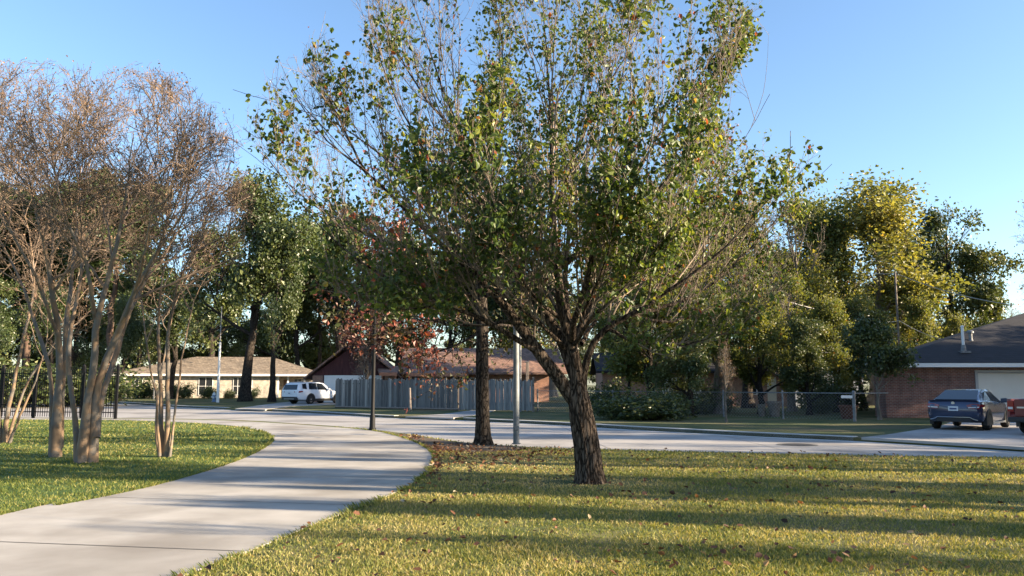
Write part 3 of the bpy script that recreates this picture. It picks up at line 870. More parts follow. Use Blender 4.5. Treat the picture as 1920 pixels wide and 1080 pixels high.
def side_glass(root, pts, roof, tab, side, parent=None):
    """pts: (x, t) with t the height fraction between belt and roof, set a hair proud of the cabin side."""
    P = []
    for x, t in pts:
        zt, wb, wt = interp(roof, x); zb = interp(tab, x)[1] - .03; h = zt - zb
        f = min(t / .86, 1); y = wb + (wt - wb) * f
        P.append((x, side * (y + .02), zb + h * t))
    Q = [(x, y - side * .03, z) for x, y, z in P]
    b = MB(); n = len(P)
    b.add(P + Q, [tuple(range(n)), tuple(range(2 * n - 1, n - 1, -1))] + [(i, (i + 1) % n, n + (i + 1) % n, n + i) for i in range(n)])
    return b.build('window', M['glass'], parent or root)

def patch(b, pts, d):
    """A thin plate over pts, its back face moved by d."""
    n = len(pts); d = Vector(d)
    b.add([tuple(p) for p in pts] + [tuple(Vector(p) + d) for p in pts], [tuple(range(n)), tuple(range(2 * n - 1, n - 1, -1))] + [(i, (i + 1) % n, n + (i + 1) % n, n + i) for i in range(n)])

def wheel(root, x, y, r, w, spokes=5):
    s = 1 if y > 0 else -1
    e = empty('wheel', (x, y, r)); e.parent = root
    b = MB(); pr = [(r * .62, -w / 2), (r * .93, -w / 2), (r, -w / 2 + .03), (r, w / 2 - .03), (r * .93, w / 2), (r * .62, w / 2), (r * .6, w * .2)]
    b.lathe([(a, h * s) for a, h in pr], 28, (0, 0, 0), 'y'); t = b.build('tyre', M['tyre'], e, True)
    b = MB(); yo = s * (w / 2 - .03)
    b.lathe([(r * .62, yo - s * .02), (r * .64, yo + s * .015), (r * .58, yo + s * .015), (r * .55, yo - s * .05)], 28, (0, 0, 0), 'y')
    for k in range(spokes):
        a = 2 * math.pi * k / spokes + .3; c, q = math.cos(a), math.sin(a); tw = .16
        pts = [(r * .12, -r * .09), (r * .58, -r * .11), (r * .58, r * .11), (r * .12, r * .09)]
        patch(b, [(u * c - v_ * q, yo + s * .012, u * q + v_ * c) for u, v_ in pts], (0, -s * .03, 0))
    b.lathe([(r * .16, yo - s * .03), (r * .15, yo + s * .022), (r * .05, yo + s * .026)], 14, (0, 0, 0), 'y')
    b.build('rim', M['rim'], e)
    return e

def arch(root, x, y, r, s):
    b = MB(); pts = []
    for k in range(19):
        a = math.pi * k / 18; pts.append((x + math.cos(a) * (r + .085), y, r + math.sin(a) * (r + .085)))
    pts += [(x - r - .085, y, r * .55), (x + r + .085, y, r * .55)]
    patch(b, pts, (0, -s * .12, 0)); return b.build('wheel_arch', M['cladding'], root)

def plate(root, x, z, y=0, w=.31, h=.155):
    b = MB(); b.box(x - .012, x, y - w / 2, y + w / 2, z - h / 2, z + h / 2); o = b.build('licence_plate', M['plate'], root)
    b = MB(); b.box(x - .015, x - .013, y - w * .36, y + w * .36, z - h * .22, z + h * .16); b.build('plate_number', M['plate_ink'], o)

def mirror(root, x, y, z, paint):
    s = 1 if y > 0 else -1
    b = MB(); b.box(x - .06, x + .10, y - s * .12 if s > 0 else y, y if s > 0 else y + .12, z - .01, z + .03)
    loft(b, [[(x + dx, y + s * yy, z + zz) for yy, zz in ((0, -.04), (.2, -.03), (.22, .08), (.16, .13), (0, .11))] for dx in (-.08, .04, .12)])
    b.build('side_mirror', paint, root, True)

def heading(h):            # car x axis points to the compass heading h (degrees right of +Y)
    return math.radians(90 - h)

# -- white sport utility car, rear three-quarter view
g = gr(566, 757.5)
HD = 31
rt = empty('parked_car', (g.x, g.y, 0), heading(HD)); tag(rt, 'white sport utility car parked at the end of the board fence', 'car', 'cars parked on the driveways')
tab = [(-2.52, .52, 1.06, .86), (-2.44, .42, 1.12, .95), (-2.2, .34, 1.12, .985), (-1.4, .30, 1.11, 1.0), (0, .30, 1.08, 1.0), (1.2, .30, 1.06, .99), (2.0, .32, 1.02, .96), (2.4, .38, .92, .88), (2.52, .5, .80, .74)]
roof = [(-2.50, 1.10, .90, .86), (-2.30, 1.60, .93, .76), (-2.12, 1.72, .94, .74), (-1.2, 1.775, .95, .74), (0, 1.765, .95, .74), (.45, 1.70, .94, .72), (1.0, 1.40, .92, .76), (1.42, 1.09, .88, .80)]
ox = 1.15                  # shift so the root stands under the rear wheels
tab = [(x + ox + .0, *r) for x, *r in tab]; roof = [(x + ox, *r) for x, *r in roof]
body = car_body(rt, tab, roof, M['car_white'])
for s in (-1, 1):
    side_glass(rt, [(ox - 2.0, .22), (ox - 1.55, .16), (ox - 1.55, .84), (ox - 1.95, .80)], roof, tab, s)
    side_glass(rt, [(ox - 1.32, .14), (ox - .42, .14), (ox - .42, .86), (ox - 1.22, .86)], roof, tab, s)
    side_glass(rt, [(ox - .36, .14), (ox + .92, .14), (ox + .62, .50), (ox + .28, .84), (ox - .36, .86)], roof, tab, s)
    arch(rt, 0, s * 1.012, .39, s); arch(rt, 2.98, s * 1.0, .39, s)
    b = MB(); b.box(.5, 2.5, s * 1.004 - .02, s * 1.004 + .02, .24, .44); b.build('sill_trim', M['cladding'], rt, bevel=.01)
    b = MB(); b.tube([(ox - 1.9, s * .70, 1.74), (ox - 1.8, s * .70, 1.81), (ox + .1, s * .70, 1.83), (ox + .2, s * .70, 1.77)], .022, 6); b.build('roof_rail', M['cladding'], rt)
    b = MB(); xr = ox - 2.53
    patch(b, [(xr - .005, s * .52, 1.03), (xr - .005, s * .56, .93), (xr + .10, s * .965, .91), (xr + .13, s * .98, 1.06)], (.10, -s * .03, 0)); patch(b, [(xr + .10, s * .97, .91), (xr + .50, s * 1.012, .98), (xr + .46, s * 1.005, 1.05), (xr + .13, s * .985, 1.06)], (0, -s * .06, 0)); b.build('tail_light', M['tail'], rt)
    mirror(rt, ox + .72, s * .95, 1.12, M['car_white'])
    b = MB(); b.box(ox - .28, ox - .10, s * 1.0, s * 1.02, .98, 1.005); b.box(ox + .0 - 1.2, ox - 1.02, s * 1.0, s * 1.02, .98, 1.005); b.build('door_handle', M['car_white'], rt)
b = MB()
patch(b, [(ox - 2.505, -.76, 1.15), (ox - 2.505, .76, 1.15), (ox - 2.33, .70, 1.55), (ox - 2.33, -.70, 1.55)], (.04, 0, 0)); b.build('rear_window', M['glass'], rt)
b = MB(); patch(b, [(ox + 1.40, -.74, 1.13), (ox + 1.40, .74, 1.13), (ox + .55, .66, 1.66), (ox + .55, -.66, 1.66)], (-.03, 0, -.03)); b.build('windscreen', M['glass'], rt)
b = MB(); b.box(ox - 2.56, ox - 2.38, -.84, .84, .36, .60); b.build('bumper', M['cladding'], rt, bevel=.04)
b = MB(); b.box(ox - 2.58, ox - 2.555, -.55, .55, .40, .46); b.build('skid_plate', M['rim'], rt)
plate(rt, ox - 2.545, .88)
for x in (0, 2.98):
    for s in (-1, 1): wheel(rt, x, s * .90, .39, .25)

# -- slate blue coupe
HD = 43
g = at(1803, 800, 28.6)
rt = empty('parked_car', (g.x, g.y, 0.015), heading(HD)); tag(rt, 'slate blue coupe parked on the driveway before the garage door', 'car', 'cars parked on the driveways')
tab = [(-2.22, .46, .86, .74), (-2.12, .34, 1.00, .84), (-1.9, .27, 1.02, .88), (-1.3, .24, 1.00, .895), (0, .23, .95, .895), (1.2, .23, .93, .89), (1.8, .25, .86, .86), (2.15, .30, .72, .74), (2.26, .42, .60, .58)]
roof = [(-1.90, 1.02, .78, .74), (-1.45, 1.20, .80, .64), (-1.0, 1.355, .81, .60), (-.5, 1.41, .82, .60), (0, 1.41, .82, .60), (.4, 1.36, .81, .60), (.95, 1.14, .79, .66), (1.45, .94, .76, .70)]
ox = 1.3
tab = [(x + ox, *r) for x, *r in tab]; roof = [(x + ox, *r) for x, *r in roof]
car_body(rt, tab, roof, M['car_blue'])
for s in (-1, 1):
    side_glass(rt, [(ox - 1.40, .30), (ox - .55, .14), (ox - .55, .84), (ox - .95, .80)], roof, tab, s)
    side_glass(rt, [(ox - .49, .14), (ox + .95, .16), (ox + .62, .52), (ox + .28, .82), (ox - .49, .84)], roof, tab, s)
    arch(rt, 0, s * .905, .325, s); arch(rt, 2.62, s * .90, .325, s)
    b = MB(); xr = ox - 2.235
    patch(b, [(xr - .012, s * .42, .865), (xr - .012, s * .50, .735), (xr + .03, s * .80, .745), (xr + .06, s * .825, .90), (xr + .03, s * .60, .915)], (.12, -s * .03, 0)); patch(b, [(xr + .03, s * .80, .745), (xr + .40, s * .905, .82), (xr + .36, s * .90, .89), (xr + .06, s * .83, .90)], (0, -s * .07, 0)); l = b.build('tail_light', M['tail'], rt)
    b = MB(); patch(b, [(xr - .020, s * .47, .80), (xr - .020, s * .485, .765), (xr + .028, s * .80, .785), (xr + .028, s * .80, .82)], (.04, 0, 0)); b.build('lens_strip', M['clear'], l)
    mirror(rt, ox + .70, s * .86, .95, M['car_blue'])
    b = MB(); b.box(ox - .42, ox - .20, s * .885, s * .912, .84, .865); b.build('door_handle', M['car_blue'], rt)
    b = MB(); b.box(.42, 2.2, s * .885 - .02, s * .885 + .02, .20, .27); b.build('sill_trim', M['rim'] if s < 0 else M['car_blue'], rt, bevel=.01)
b = MB(); patch(b, [(ox - 1.86, -.66, 1.055), (ox - 1.86, .66, 1.055), (ox - 1.0, .53, 1.372), (ox - 1.0, -.53, 1.372)], (.02, 0, -.03)); b.build('rear_window', M['glass'], rt)
b = MB(); patch(b, [(ox + 1.42, -.64, .985), (ox + 1.42, .64, .985), (ox + .45, .54, 1.365), (ox + .45, -.54, 1.365)], (-.02, 0, -.03)); b.build('windscreen', M['glass'], rt)
b = MB(); loft(b, [[(ox - 2.22 + dx, y, 1.02 + dz - .03 * (abs(y) / .8) ** 3) for dx, dz in ((.03, .03), (.05, .0), (.2, .0), (.2, .02))] for y in np.linspace(-.76, .76, 11)]); b.build('spoiler', M['car_blue'], rt)
b = MB(); patch(b, [(ox - 2.232, -.58, .30), (ox - 2.232, .58, .30), (ox - 2.232, .50, .44), (ox - 2.232, -.50, .44)], (.12, 0, 0)); b.build('diffuser', M['cladding'], rt)
b = MB()
for s in (-1, 1): b.tube([(ox - 2.242, s * .74, .36), (ox - 2.242, s * .60, .40), (ox - 2.242, s * .50, .455), (ox - 2.242, 0, .455)], .014, 5)
b.build('chrome_strip', M['rim'], rt)
b = MB(); b.box(ox - 2.21, ox - 2.05, -.80, .80, .44, .62); b.build('bumper', M['car_blue'], rt, bevel=.06)
b = MB(); b.box(ox - 2.212, ox - 2.15, -.44, .44, .655, .84); b.build('plate_recess', M['cladding'], rt, bevel=.02)
plate(rt, ox - 2.215, .745)
b = MB(); b.lathe([(.055, -.01), (.055, .0), (.04, .01)], 14, (ox - 2.20, 0, .93), 'x'); b.build('badge', M['rim'], rt)
for x in (0, 2.62):
    for s in (-1, 1): wheel(rt, x, s * .80, .325, .21)

# -- red pickup, its tail corner at the edge of the photograph
HD = 54
g = at(1893, 812, 25.6); Lh = heading(HD)
rt = empty('pickup_truck', (g.x, g.y, 0.015), Lh); tag(rt, 'red pickup truck standing beside the slate blue coupe', 'truck', 'cars parked on the driveways')
# root under the left rear corner; local x forward, y left
yc = -.98
b = MB(); b.box(0.02, 2.0, yc - .96, yc + .96, .52, .62)
for s in (-1, 1): b.hexa([(0.0, yc + s * .98 - .05, .50), (2.0, yc + s * .98 - .05, .50), (2.0, yc + s * .98 + .05, .50), (0, yc + s * .98 + .05, .50)], [(0.02, yc + s * .95 - .05, 1.12), (2.0, yc + s * .95 - .05, 1.12), (2.0, yc + s * .95 + .05, 1.12), (.02, yc + s * .95 + .05, 1.12)])
b.box(1.95, 2.0, yc - .9, yc + .9, .62, 1.12); b.build('bed', M['car_red'], rt, bevel=.02)
b = MB(); b.box(-.03, .03, yc - .78, yc + .78, .58, 1.11); b.build('tailgate', M['car_red'], rt, bevel=.02)
b = MB(); b.box(-.045, -.031, yc + .45, yc + .70, .83, .88); b.build('badge', M['rim'], rt)
for s in (-1, 1):
    b = MB(); b.box(-.035, .06, yc + s * .89 - .09, yc + s * .89 + .09, .72, 1.06); l = b.build('tail_light', M['tail'], rt, bevel=.01)
    b = MB(); b.box(-.042, -.036, yc + s * .89 - .07, yc + s * .89 + .07, .80, .87); b.build('reverse_lens', M['clear'], l)
b = MB(); b.box(-.16, .02, yc - .95, yc + .95, .40, .56); b.build('bumper', M['cladding'], rt, bevel=.03)
tabp = [(2.05, .42, 1.10, .97), (3.4, .42, 1.10, .98), (4.2, .42, 1.12, .98), (5.3, .44, 1.08, .96), (5.65, .5, .95, .9)]
roofp = [(2.06, 1.75, .93, .76), (2.6, 1.84, .93, .76), (3.4, 1.84, .93, .76), (3.7, 1.78, .92, .75), (4.35, 1.12, .9, .8)]
e = empty('cab', (0, yc, 0)); e.parent = rt
car_body(e, tabp, roofp, M['car_red'])
for s in (-1, 1):
    side_glass(e, [(2.3, .2), (3.0, .2), (3.0, .84), (2.35, .84)], roofp, tabp, s); side_glass(e, [(3.06, .2), (4.0, .2), (3.6, .8), (3.06, .84)], roofp, tabp, s)
b = MB(); b.box(2.03, 2.06, -.7, .7, 1.2, 1.68); b.build('rear_window', M['glass'], e)
for x in (1.05, 4.5):
    for s in (-1, 1):
        wheel(rt, x, yc + s * .86, .40, .26); arch(rt, x, yc + s * 1.0, .41, s)
# ------------------------------------------------------------------ trees
def unit(a): return a / (np.linalg.norm(a, axis=-1, keepdims=True) + 1e-9)

def tubes(P, R, k):
    """Tapered tubes along B polylines at once. P (B,n,3), R (B,n)."""
    B, n, _ = P.shape
    T = np.empty_like(P); T[:, 1:-1] = P[:, 2:] - P[:, :-2]; T[:, 0] = P[:, 1] - P[:, 0]; T[:, -1] = P[:, -1] - P[:, -2]
    T = unit(T)
    D = unit(P[:, -1] - P[:, 0])
    ref = np.where(np.abs(D[:, 2:3]) < .8, np.array([[0, 0, 1.]]), np.array([[1., 0, 0]]))[:, None, :]
    A = unit(np.cross(T, np.broadcast_to(ref, T.shape))); C = np.cross(T, A)
    an = 2 * np.pi * np.arange(k) / k
    V = P[:, :, None] + R[:, :, None, None] * (A[:, :, None] * np.cos(an)[:, None] + C[:, :, None] * np.sin(an)[:, None])
    idx = np.arange(B * n * k).reshape(B, n, k)
    a = idx[:, :-1]; b = idx[:, 1:]
    F = np.stack([a, np.roll(a, -1, 2), np.roll(b, -1, 2), b], -1).reshape(-1, 4)
    return V.reshape(-1, 3), F

def grow(S, D, L, r0, r1, n, wig, up, rg, target=None, tw=0.0):
    """B branches from S in direction D; up bends them to the sky (or down if negative)."""
    B = len(S); P = np.empty((B, n, 3)); P[:, 0] = S; d = unit(D.copy()); st = (L / (n - 1))[:, None]
    for i in range(1, n):
        d = d + rg.normal(0, wig, (B, 3)); d[:, 2] += up
        d = unit(d); P[:, i] = P[:, i - 1] + d * st
    t = np.linspace(0, 1, n)
    R = r0[:, None] * (1 - t) + r1[:, None] * t
    return P, R

def spawn(P, R, k, t0, t1, ang, dang, ratio, rg, rr=.6, ltaper=.5, upb=0.0, Lmin=0):
    B, n, _ = P.shape
    L = np.linalg.norm(np.diff(P, axis=1), axis=2).sum(1)
    t = t0 + (t1 - t0) * ((np.arange(k) + rg.random((B, k))) / k)
    f = t * (n - 1); i = np.minimum(f.astype(int), n - 2); w = (f - i)[..., None]
    bi = np.arange(B)[:, None]
    S = P[bi, i] * (1 - w) + P[bi, i + 1] * w
    T = unit(P[bi, i + 1] - P[bi, i])
    Rs = R[bi, i] * (1 - w[..., 0]) + R[bi, i + 1] * w[..., 0]
    N = unit(np.cross(T, rg.normal(0, 1, (B, k, 3))))
    a = ang + rg.normal(0, dang, (B, k))
    D = T * np.cos(a)[..., None] + N * np.sin(a)[..., None]; D[..., 2] += upb
    Lc = L[:, None] * ratio * (1 - ltaper * (t - t0)) * rg.uniform(.65, 1.25, (B, k))
    return S.reshape(-1, 3), unit(D.reshape(-1, 3)), Lc.ravel(), np.maximum(Rs.ravel() * rr, .0025)

def resample(pts, n):
    pts = np.array(pts, float)
    # catmull-rom, then even spacing
    q = np.vstack([2 * pts[0] - pts[1], pts, 2 * pts[-1] - pts[-2]]); out = []
    for i in range(1, len(q) - 2):
        for t in np.linspace(0, 1, 12, endpoint=False):
            a, b, c, d = q[i - 1], q[i], q[i + 1], q[i + 2]
            out.append(.5 * (2 * b + (c - a) * t + (2 * a - 5 * b + 4 * c - d) * t * t + (3 * b - a - 3 * c + d) * t ** 3))
    out.append(pts[-1]); out = np.array(out)
    s = np.r_[0, np.cumsum(np.linalg.norm(np.diff(out, axis=0), axis=1))]
    x = np.linspace(0, s[-1], n)
    return np.stack([np.interp(x, s, out[:, j]) for j in range(out.shape[1])], 1)

def leaves(C, size, rg, tone, droop=.4, fold=.25, two=False, axis=None):
    """Leaf faces at the points C: a kite each, or two folded halves."""
    B = len(C); sz = size * np.clip(rg.lognormal(-.05, .32, B), .35, 1.6)[:, None]
    a = rg.normal(0, 1, (B, 3)) if axis is None else axis + rg.normal(0, .6, (B, 3))
    a[:, 2] -= droop; a = unit(a)
    s = unit(np.cross(a, rg.normal(0, 1, (B, 3)))); n = np.cross(a, s)
    if not two:
        V = np.stack([C, C + a * sz * .45 + s * sz * .36 + n * sz * fold, C + a * sz, C + a * sz * .5 - s * sz * .36 + n * sz * fold * .6], 1)
        F = np.arange(B * 4).reshape(B, 4); m = 4
    else:
        up = n * sz * fold
        V = np.stack([C, C + a * sz * .28 + s * sz * .38 + up, C + a * sz * .68 + s * sz * .30 + up, C + a * sz * 1.05 - n * sz * .1,
                      C + a * sz * .68 - s * sz * .30 + up, C + a * sz * .28 - s * sz * .38 + up], 1)
        i = np.arange(B)[:, None] * 6
        F = np.concatenate([i + [0, 1, 2, 3], i + [0, 3, 4, 5]]); m = 6
    return V.reshape(-1, 3), F, np.repeat(tone, m)

def bark_mat(name, c1, c2, scale=9, stretch=(1, 1, .18), bump=.8, dist=.03, patch_c=None):
    return noise_mat(name, c1, c2, scale, .95, bump, stretch=stretch, spec=.12, dist=dist, lo=.36, hi=.64, stain=patch_c)
M['bark_dark'] = plated_bark('pear_bark', (.013, .010, .008), (.055, .042, .033), (.140, .108, .084), 17.0, .2, 1.0, .03)
M['bark_oak'] = plated_bark('oak_bark', (.010, .008, .007), (.030, .025, .021), (.080, .066, .055), 14.0, .28, 1.0, .03)
M['bark_pine'] = bark_mat('pine_bark', (.055, .038, .03), (.15, .10, .075), 6)
M['bark_grey'] = bark_mat('grey_bark', (.10, .085, .07), (.21, .18, .15), 8)
M['bark_myrtle'] = noise_mat('crape_myrtle_bark', (.12, .085, .06), (.25, .175, .115), 2.2, .75, .35, stretch=(3, 3, .7), spec=.2, dist=.01, stain=(2.6, .49, .53, (.13, .115, .10)))
M['twig'] = noise_mat('pear_twig', (.115, .09, .07), (.25, .20, .155), 5, .9, 0)
M['twig_myrtle'] = noise_mat('myrtle_twig', (.10, .075, .06), (.23, .17, .125), 5, .9, 0)

G = lambda *a: tuple(a)
M['leaf_pear'] = leaf_mat('pear_leaf', [(0, (.024, .044, .012)), (.36, (.062, .10, .022)), (.60, (.14, .175, .038)), (.82, (.25, .24, .06)), (.90, (.25, .12, .04)), (.97, (.26, .06, .035)), (1, (.16, .035, .03))], .46, .38, .4)
M['leaf_oak'] = leaf_mat('oak_leaf', [(0, (.022, .035, .013)), (.5, (.045, .060, .018)), (.75, (.075, .06, .028)), (.9, (.12, .04, .028)), (1, (.18, .05, .035))], .45, .28)
M['leaf_red'] = leaf_mat('red_leaf', [(0, (.032, .014, .013)), (.5, (.045, .017, .016)), (.85, (.078, .028, .021)), (1, (.10, .09, .03))], .5, .3)
M['leaf_dark'] = leaf_mat('dark_leaf', [(0, (.025, .042, .015)), (.55, (.060, .083, .025)), (1, (.14, .145, .042))], .4, .25)
M['leaf_green'] = leaf_mat('green_leaf', [(0, (.048, .070, .018)), (.42, (.115, .135, .034)), (.72, (.22, .205, .055)), (.93, (.24, .18, .045)), (1, (.22, .09, .03))], .5, .42)
M['leaf_yellow'] = leaf_mat('yellow_leaf', [(0, (.058, .080, .028)), (.45, (.13, .145, .045)), (.8, (.23, .215, .065)), (1, (.26, .19, .06))], .5, .4)
M['needle'] = leaf_mat('pine_needles', [(0, (.022, .040, .014)), (.6, (.05, .075, .022)), (1, (.10, .12, .035))], .5, .2, .3)
M['seed'] = leaf_mat('seed_pods', [(0, (.11, .065, .042)), (.6, (.22, .135, .085)), (1, (.32, .21, .14))], .7, .1, .2)

def clump(P, s, seed):
    """Noise value 0..1 at each point, for bare and dense places."""
    return np.array([mnoise.noise((p[0] * s + seed, p[1] * s, p[2] * s)) * .5 + .5 for p in P])

def finish(root, wood, crown_groups, mats_trunk, mats_crown, trunk_name='trunk'):
    np_mesh(trunk_name, [(v, f, None, 0, True) for v, f in wood], mats_trunk, root)
    np_mesh('crown', crown_groups, mats_crown, root)

def in_outline(P, base, poly, rg, tol=12):
    """Which local points P of a tree at base fall inside the crown's front outline (photograph pixels)."""
    Y = P[:, 1] + base.y; u = 960 + FPX * (P[:, 0] + base.x) / Y; v = 720 - FPX * (P[:, 2] - CAM_H) / Y
    u = u + rg.normal(0, tol, len(u)); v = v + rg.normal(0, tol, len(v)); c = np.zeros(len(u), bool); n = len(poly)
    for i in range(n):
        (x0, y0), (x1, y1) = poly[i], poly[(i + 1) % n]
        if y0 == y1: continue
        c ^= ((y0 > v) != (y1 > v)) & (u < (x1 - x0) * (v - y0) / (y1 - y0) + x0)
    return c

# -- the big tree on the lawn
PEAR_OUT = [(395, 105), (470, 120), (510, 75), (545, 80), (575, 20), (610, 30), (648, 90), (652, -400), (1450, -400), (1440, 40), (1385, 130), (1395, 260), (1490, 232), (1595, 300), (1570, 370), (1500, 430), (1500, 560), (1440, 650), (1250, 690), (1000, 650), (700, 640), (560, 560), (480, 440), (450, 300)]
MYRTLE_OUT = [(-900, 60), (0, 92), (60, 100), (150, 98), (250, 106), (330, 135), (390, 190), (440, 260), (470, 360), (470, 520), (400, 640), (-900, 700)]
def big_tree():
    rg = np.random.default_rng(21)
    base = gr(1106, 905); bx, by = base.x, base.y
    root = empty('pear_tree', base); tag(root, 'large wide spreading pear tree with thinning green leaves on the sunny lawn', 'tree')
    def W(u, v, dy):
        p = at(u, v, by + dy); return (p.x - bx, p.y - by, p.z)
    # trunk with bark ridges and root flare
    tp = resample([W(1107, 908, 0), W(1104, 870, 0), W(1099, 830, 0), W(1092, 790, 0), W(1086, 752, 0), W(1083, 722, 0), W(1080, 690, 0)], 70)
    tr = np.interp(np.linspace(0, 1, 70), [0, .04, .12, .3, .55, .75, 1], [.285, .246, .220, .210, .205, .175, .08])
    k = 72; an = 2 * np.pi * np.arange(k) / k; V = []
    for i in range(70):
        for j in range(k):
            z = tp[i, 2]; a = an[j] + .15 * math.sin(z * 1.7)
            ridge = mnoise.noise((math.cos(a) * 5.2, math.sin(a) * 5.2, z * 1.25)) + .5 * mnoise.noise((math.cos(a) * 11, math.sin(a) * 11, z * 3.2))
            fl = max(0, 1 - z / .35) * .10 * max(0, mnoise.noise((math.cos(a) * 1.5 + 3, math.sin(a) * 1.5, 0)) + .2)
            r = tr[i] * (1 + .13 * ridge) + fl
            V.append((tp[i, 0] + math.cos(a) * r, tp[i, 1] + math.sin(a) * r, z))
    idx = np.arange(70 * k).reshape(70, k); a_, b_ = idx[:-1], idx[1:]
    F = np.stack([a_, np.roll(a_, -1, 1), np.roll(b_, -1, 1), b_], -1).reshape(-1, 4)
    wood = [(np.array(V), F)]
    # main limbs traced from the photograph: (u, v, depth), radii
    limbs = [
        ([(1085, 760, 0), (1050, 712, -.05), (1010, 660, -.2), (965, 600, -.4), (920, 545, -.6), (860, 490, -.8), (780, 420, -1.0), (690, 330, -1.2), (600, 255, -1.3), (540, 165, -1.4)], .165, .022),
        ([(1084, 720, 0), (1060, 655, .05), (1040, 610, .15), (1000, 560, .3), (955, 500, .5), (928, 450, .6), (905, 380, .7), (870, 270, .8), (820, 120, .8), (760, -60, .8)], .14, .022),
        ([(1082, 705, 0), (1072, 650, -.05), (1058, 580, -.1), (1046, 500, -.1), (1040, 420, 0), (1035, 320, 0), (1028, 180, .1), (1015, -60, .1)], .14, .022),
        ([(1092, 735, .05), (1098, 690, .05), (1110, 650, 0), (1140, 617, -.1), (1185, 590, -.2), (1240, 555, -.4), (1320, 500, -.6), (1410, 425, -.8), (1490, 330, -.9), (1500, 250, -1)], .092, .014),
        ([(1080, 700, .02), (1072, 655, .12), (1082, 625, .18), (1100, 595, .2), (1108, 530, .3), (1118, 450, .45), (1160, 380, .6), (1230, 270, .8), (1310, 150, .9), (1410, 20, 1.0)], .10, .02),
        ([(1047, 505, -.1), (1085, 475, -.2), (1140, 440, -.4), (1200, 390, -.6), (1270, 310, -.8), (1340, 190, -.9), (1380, 60, -.9)], .075, .018),
        ([(1040, 500, -.1), (1010, 465, -.35), (975, 440, -.6), (920, 400, -1.0), (830, 330, -1.3), (740, 200, -1.5), (690, 30, -1.6)], .07, .018),
        ([(1015, 665, -.2), (960, 632, -.5), (900, 600, -.9), (840, 580, -1.2), (760, 545, -1.5), (680, 500, -1.6), (590, 420, -1.7), (500, 300, -1.7)], .07, .014),
        ([(960, 598, -.4), (900, 520, .1), (840, 440, .5), (760, 340, .9), (640, 240, 1.1), (530, 200, 1.2), (430, 170, 1.2)], .07, .014),
        ([(1185, 590, -.2), (1240, 575, .2), (1320, 545, .6), (1400, 480, .9), (1480, 400, 1.0), (1570, 315, 1.1)], .055, .012),
        ([(1070, 640, 0), (1065, 590, .7), (1060, 520, 1.4), (1070, 400, 2.0), (1090, 220, 2.3), (1110, 0, 2.4)], .09, .02),
        ([(1072, 640, -.05), (1080, 600, -.7), (1100, 530, -1.3), (1120, 420, -1.8), (1140, 260, -2.0), (1180, 30, -2.1)], .08, .018),
        ([(1035, 420, 0), (1060, 330, .4), (1110, 200, .7), (1190, 60, .9), (1230, -60, 1.0)], .055, .018),
        ([(905, 380, .7), (930, 280, 1.0), (940, 140, 1.2), (920, -50, 1.3)], .05, .018),
        ([(1110, 520, .3), (1200, 470, .9), (1300, 380, 1.5), (1390, 270, 1.9), (1440, 180, 2.0)], .055, .014),
        ([(850, 480, -.8), (780, 470, -.3), (700, 450, .2), (610, 400, .5), (520, 330, .7), (440, 270, .8)], .05, .012),
        ([(690, 330, -1.2), (640, 220, -1.5), (605, 150, -1.6), (590, 80, -1.6)], .03, .010),
        ([(870, 270, .8), (800, 180, .5), (740, 60, .3), (700, -50, .2)], .04, .014),
        ([(1140, 617, -.1), (1200, 640, -.6), (1280, 640, -1.1), (1370, 610, -1.4), (1450, 560, -1.5)], .04, .010),
        ([(1230, 270, .8), (1290, 240, 1.2), (1360, 150, 1.5), (1400, 90, 1.5)], .035, .012),
        ([(1062, 655, 0), (1010, 600, -.9), (940, 540, -1.8), (860, 470, -2.4), (800, 380, -2.8)], .055, .012),
        ([(1072, 650, 0), (1120, 590, -1.2), (1190, 520, -2.0), (1260, 430, -2.6), (1320, 340, -3.0)], .055, .012),
        ([(1066, 640, .1), (1030, 560, 1.2), (960, 480, 2.2), (880, 420, 3.0), (800, 330, 3.4)], .055, .012),
        ([(1090, 645, .1), (1130, 580, 1.2), (1210, 500, 2.2), (1290, 430, 2.9), (1360, 350, 3.2)], .055, .012),
        ([(1052, 600, 0), (1000, 540, -1.4), (960, 460, -2.4), (930, 350, -3.0), (910, 240, -3.2)], .045, .012),
        ([(1090, 600, 0), (1130, 520, -1.6), (1150, 440, -2.6), (1170, 340, -3.1)], .045, .012),
        ([(1185, 590, -.2), (1260, 600, .2), (1340, 570, .5), (1420, 540, .7), (1490, 500, .8)], .035, .010),
        ([(960, 600, -.4), (880, 610, 0), (790, 600, .4), (710, 590, .7), (650, 560, .9)], .035, .010),
        ([(1045, 560, .2), (1000, 500, 1.6), (985, 420, 2.6), (975, 320, 3.2), (960, 220, 3.4)], .045, .012),
        ([(925, 545, -.6), (860, 560, -1.0), (770, 580, -1.4), (690, 575, -1.6), (640, 545, -1.6)], .045, .010),
    ]
    n0 = 22; P1 = np.empty((len(limbs), n0, 3)); R1 = np.empty((len(limbs), n0))
    for i, (pts, ra, rb) in enumerate(limbs):
        P1[i] = resample([W(*p) for p in pts], n0)
        P1[i, 1:] += np.cumsum(rg.normal(0, .012, (n0 - 1, 3)), 0)
        t = np.linspace(0, 1, n0); rb *= .32; R1[i] = rb + (ra * .80 - rb) * (1 - t) ** 1.75
    big = R1[:, 0] > .06
    wood.append(tubes(P1, R1, 12))
    # branches
    S, D, L, r = spawn(P1, R1, 22, .16, .99, .60, .2, .35, rg, .55, .35, .45)
    L = np.clip(L, .8, 2.3); r = np.clip(r, .006, .022)
    P2, R2 = grow(S, D, L, r, r * .3, 9, .07, .10, rg)
    kp = in_outline(P2[:, -1], base, PEAR_OUT, rg, 14); P2, R2 = P2[kp], R2[kp]
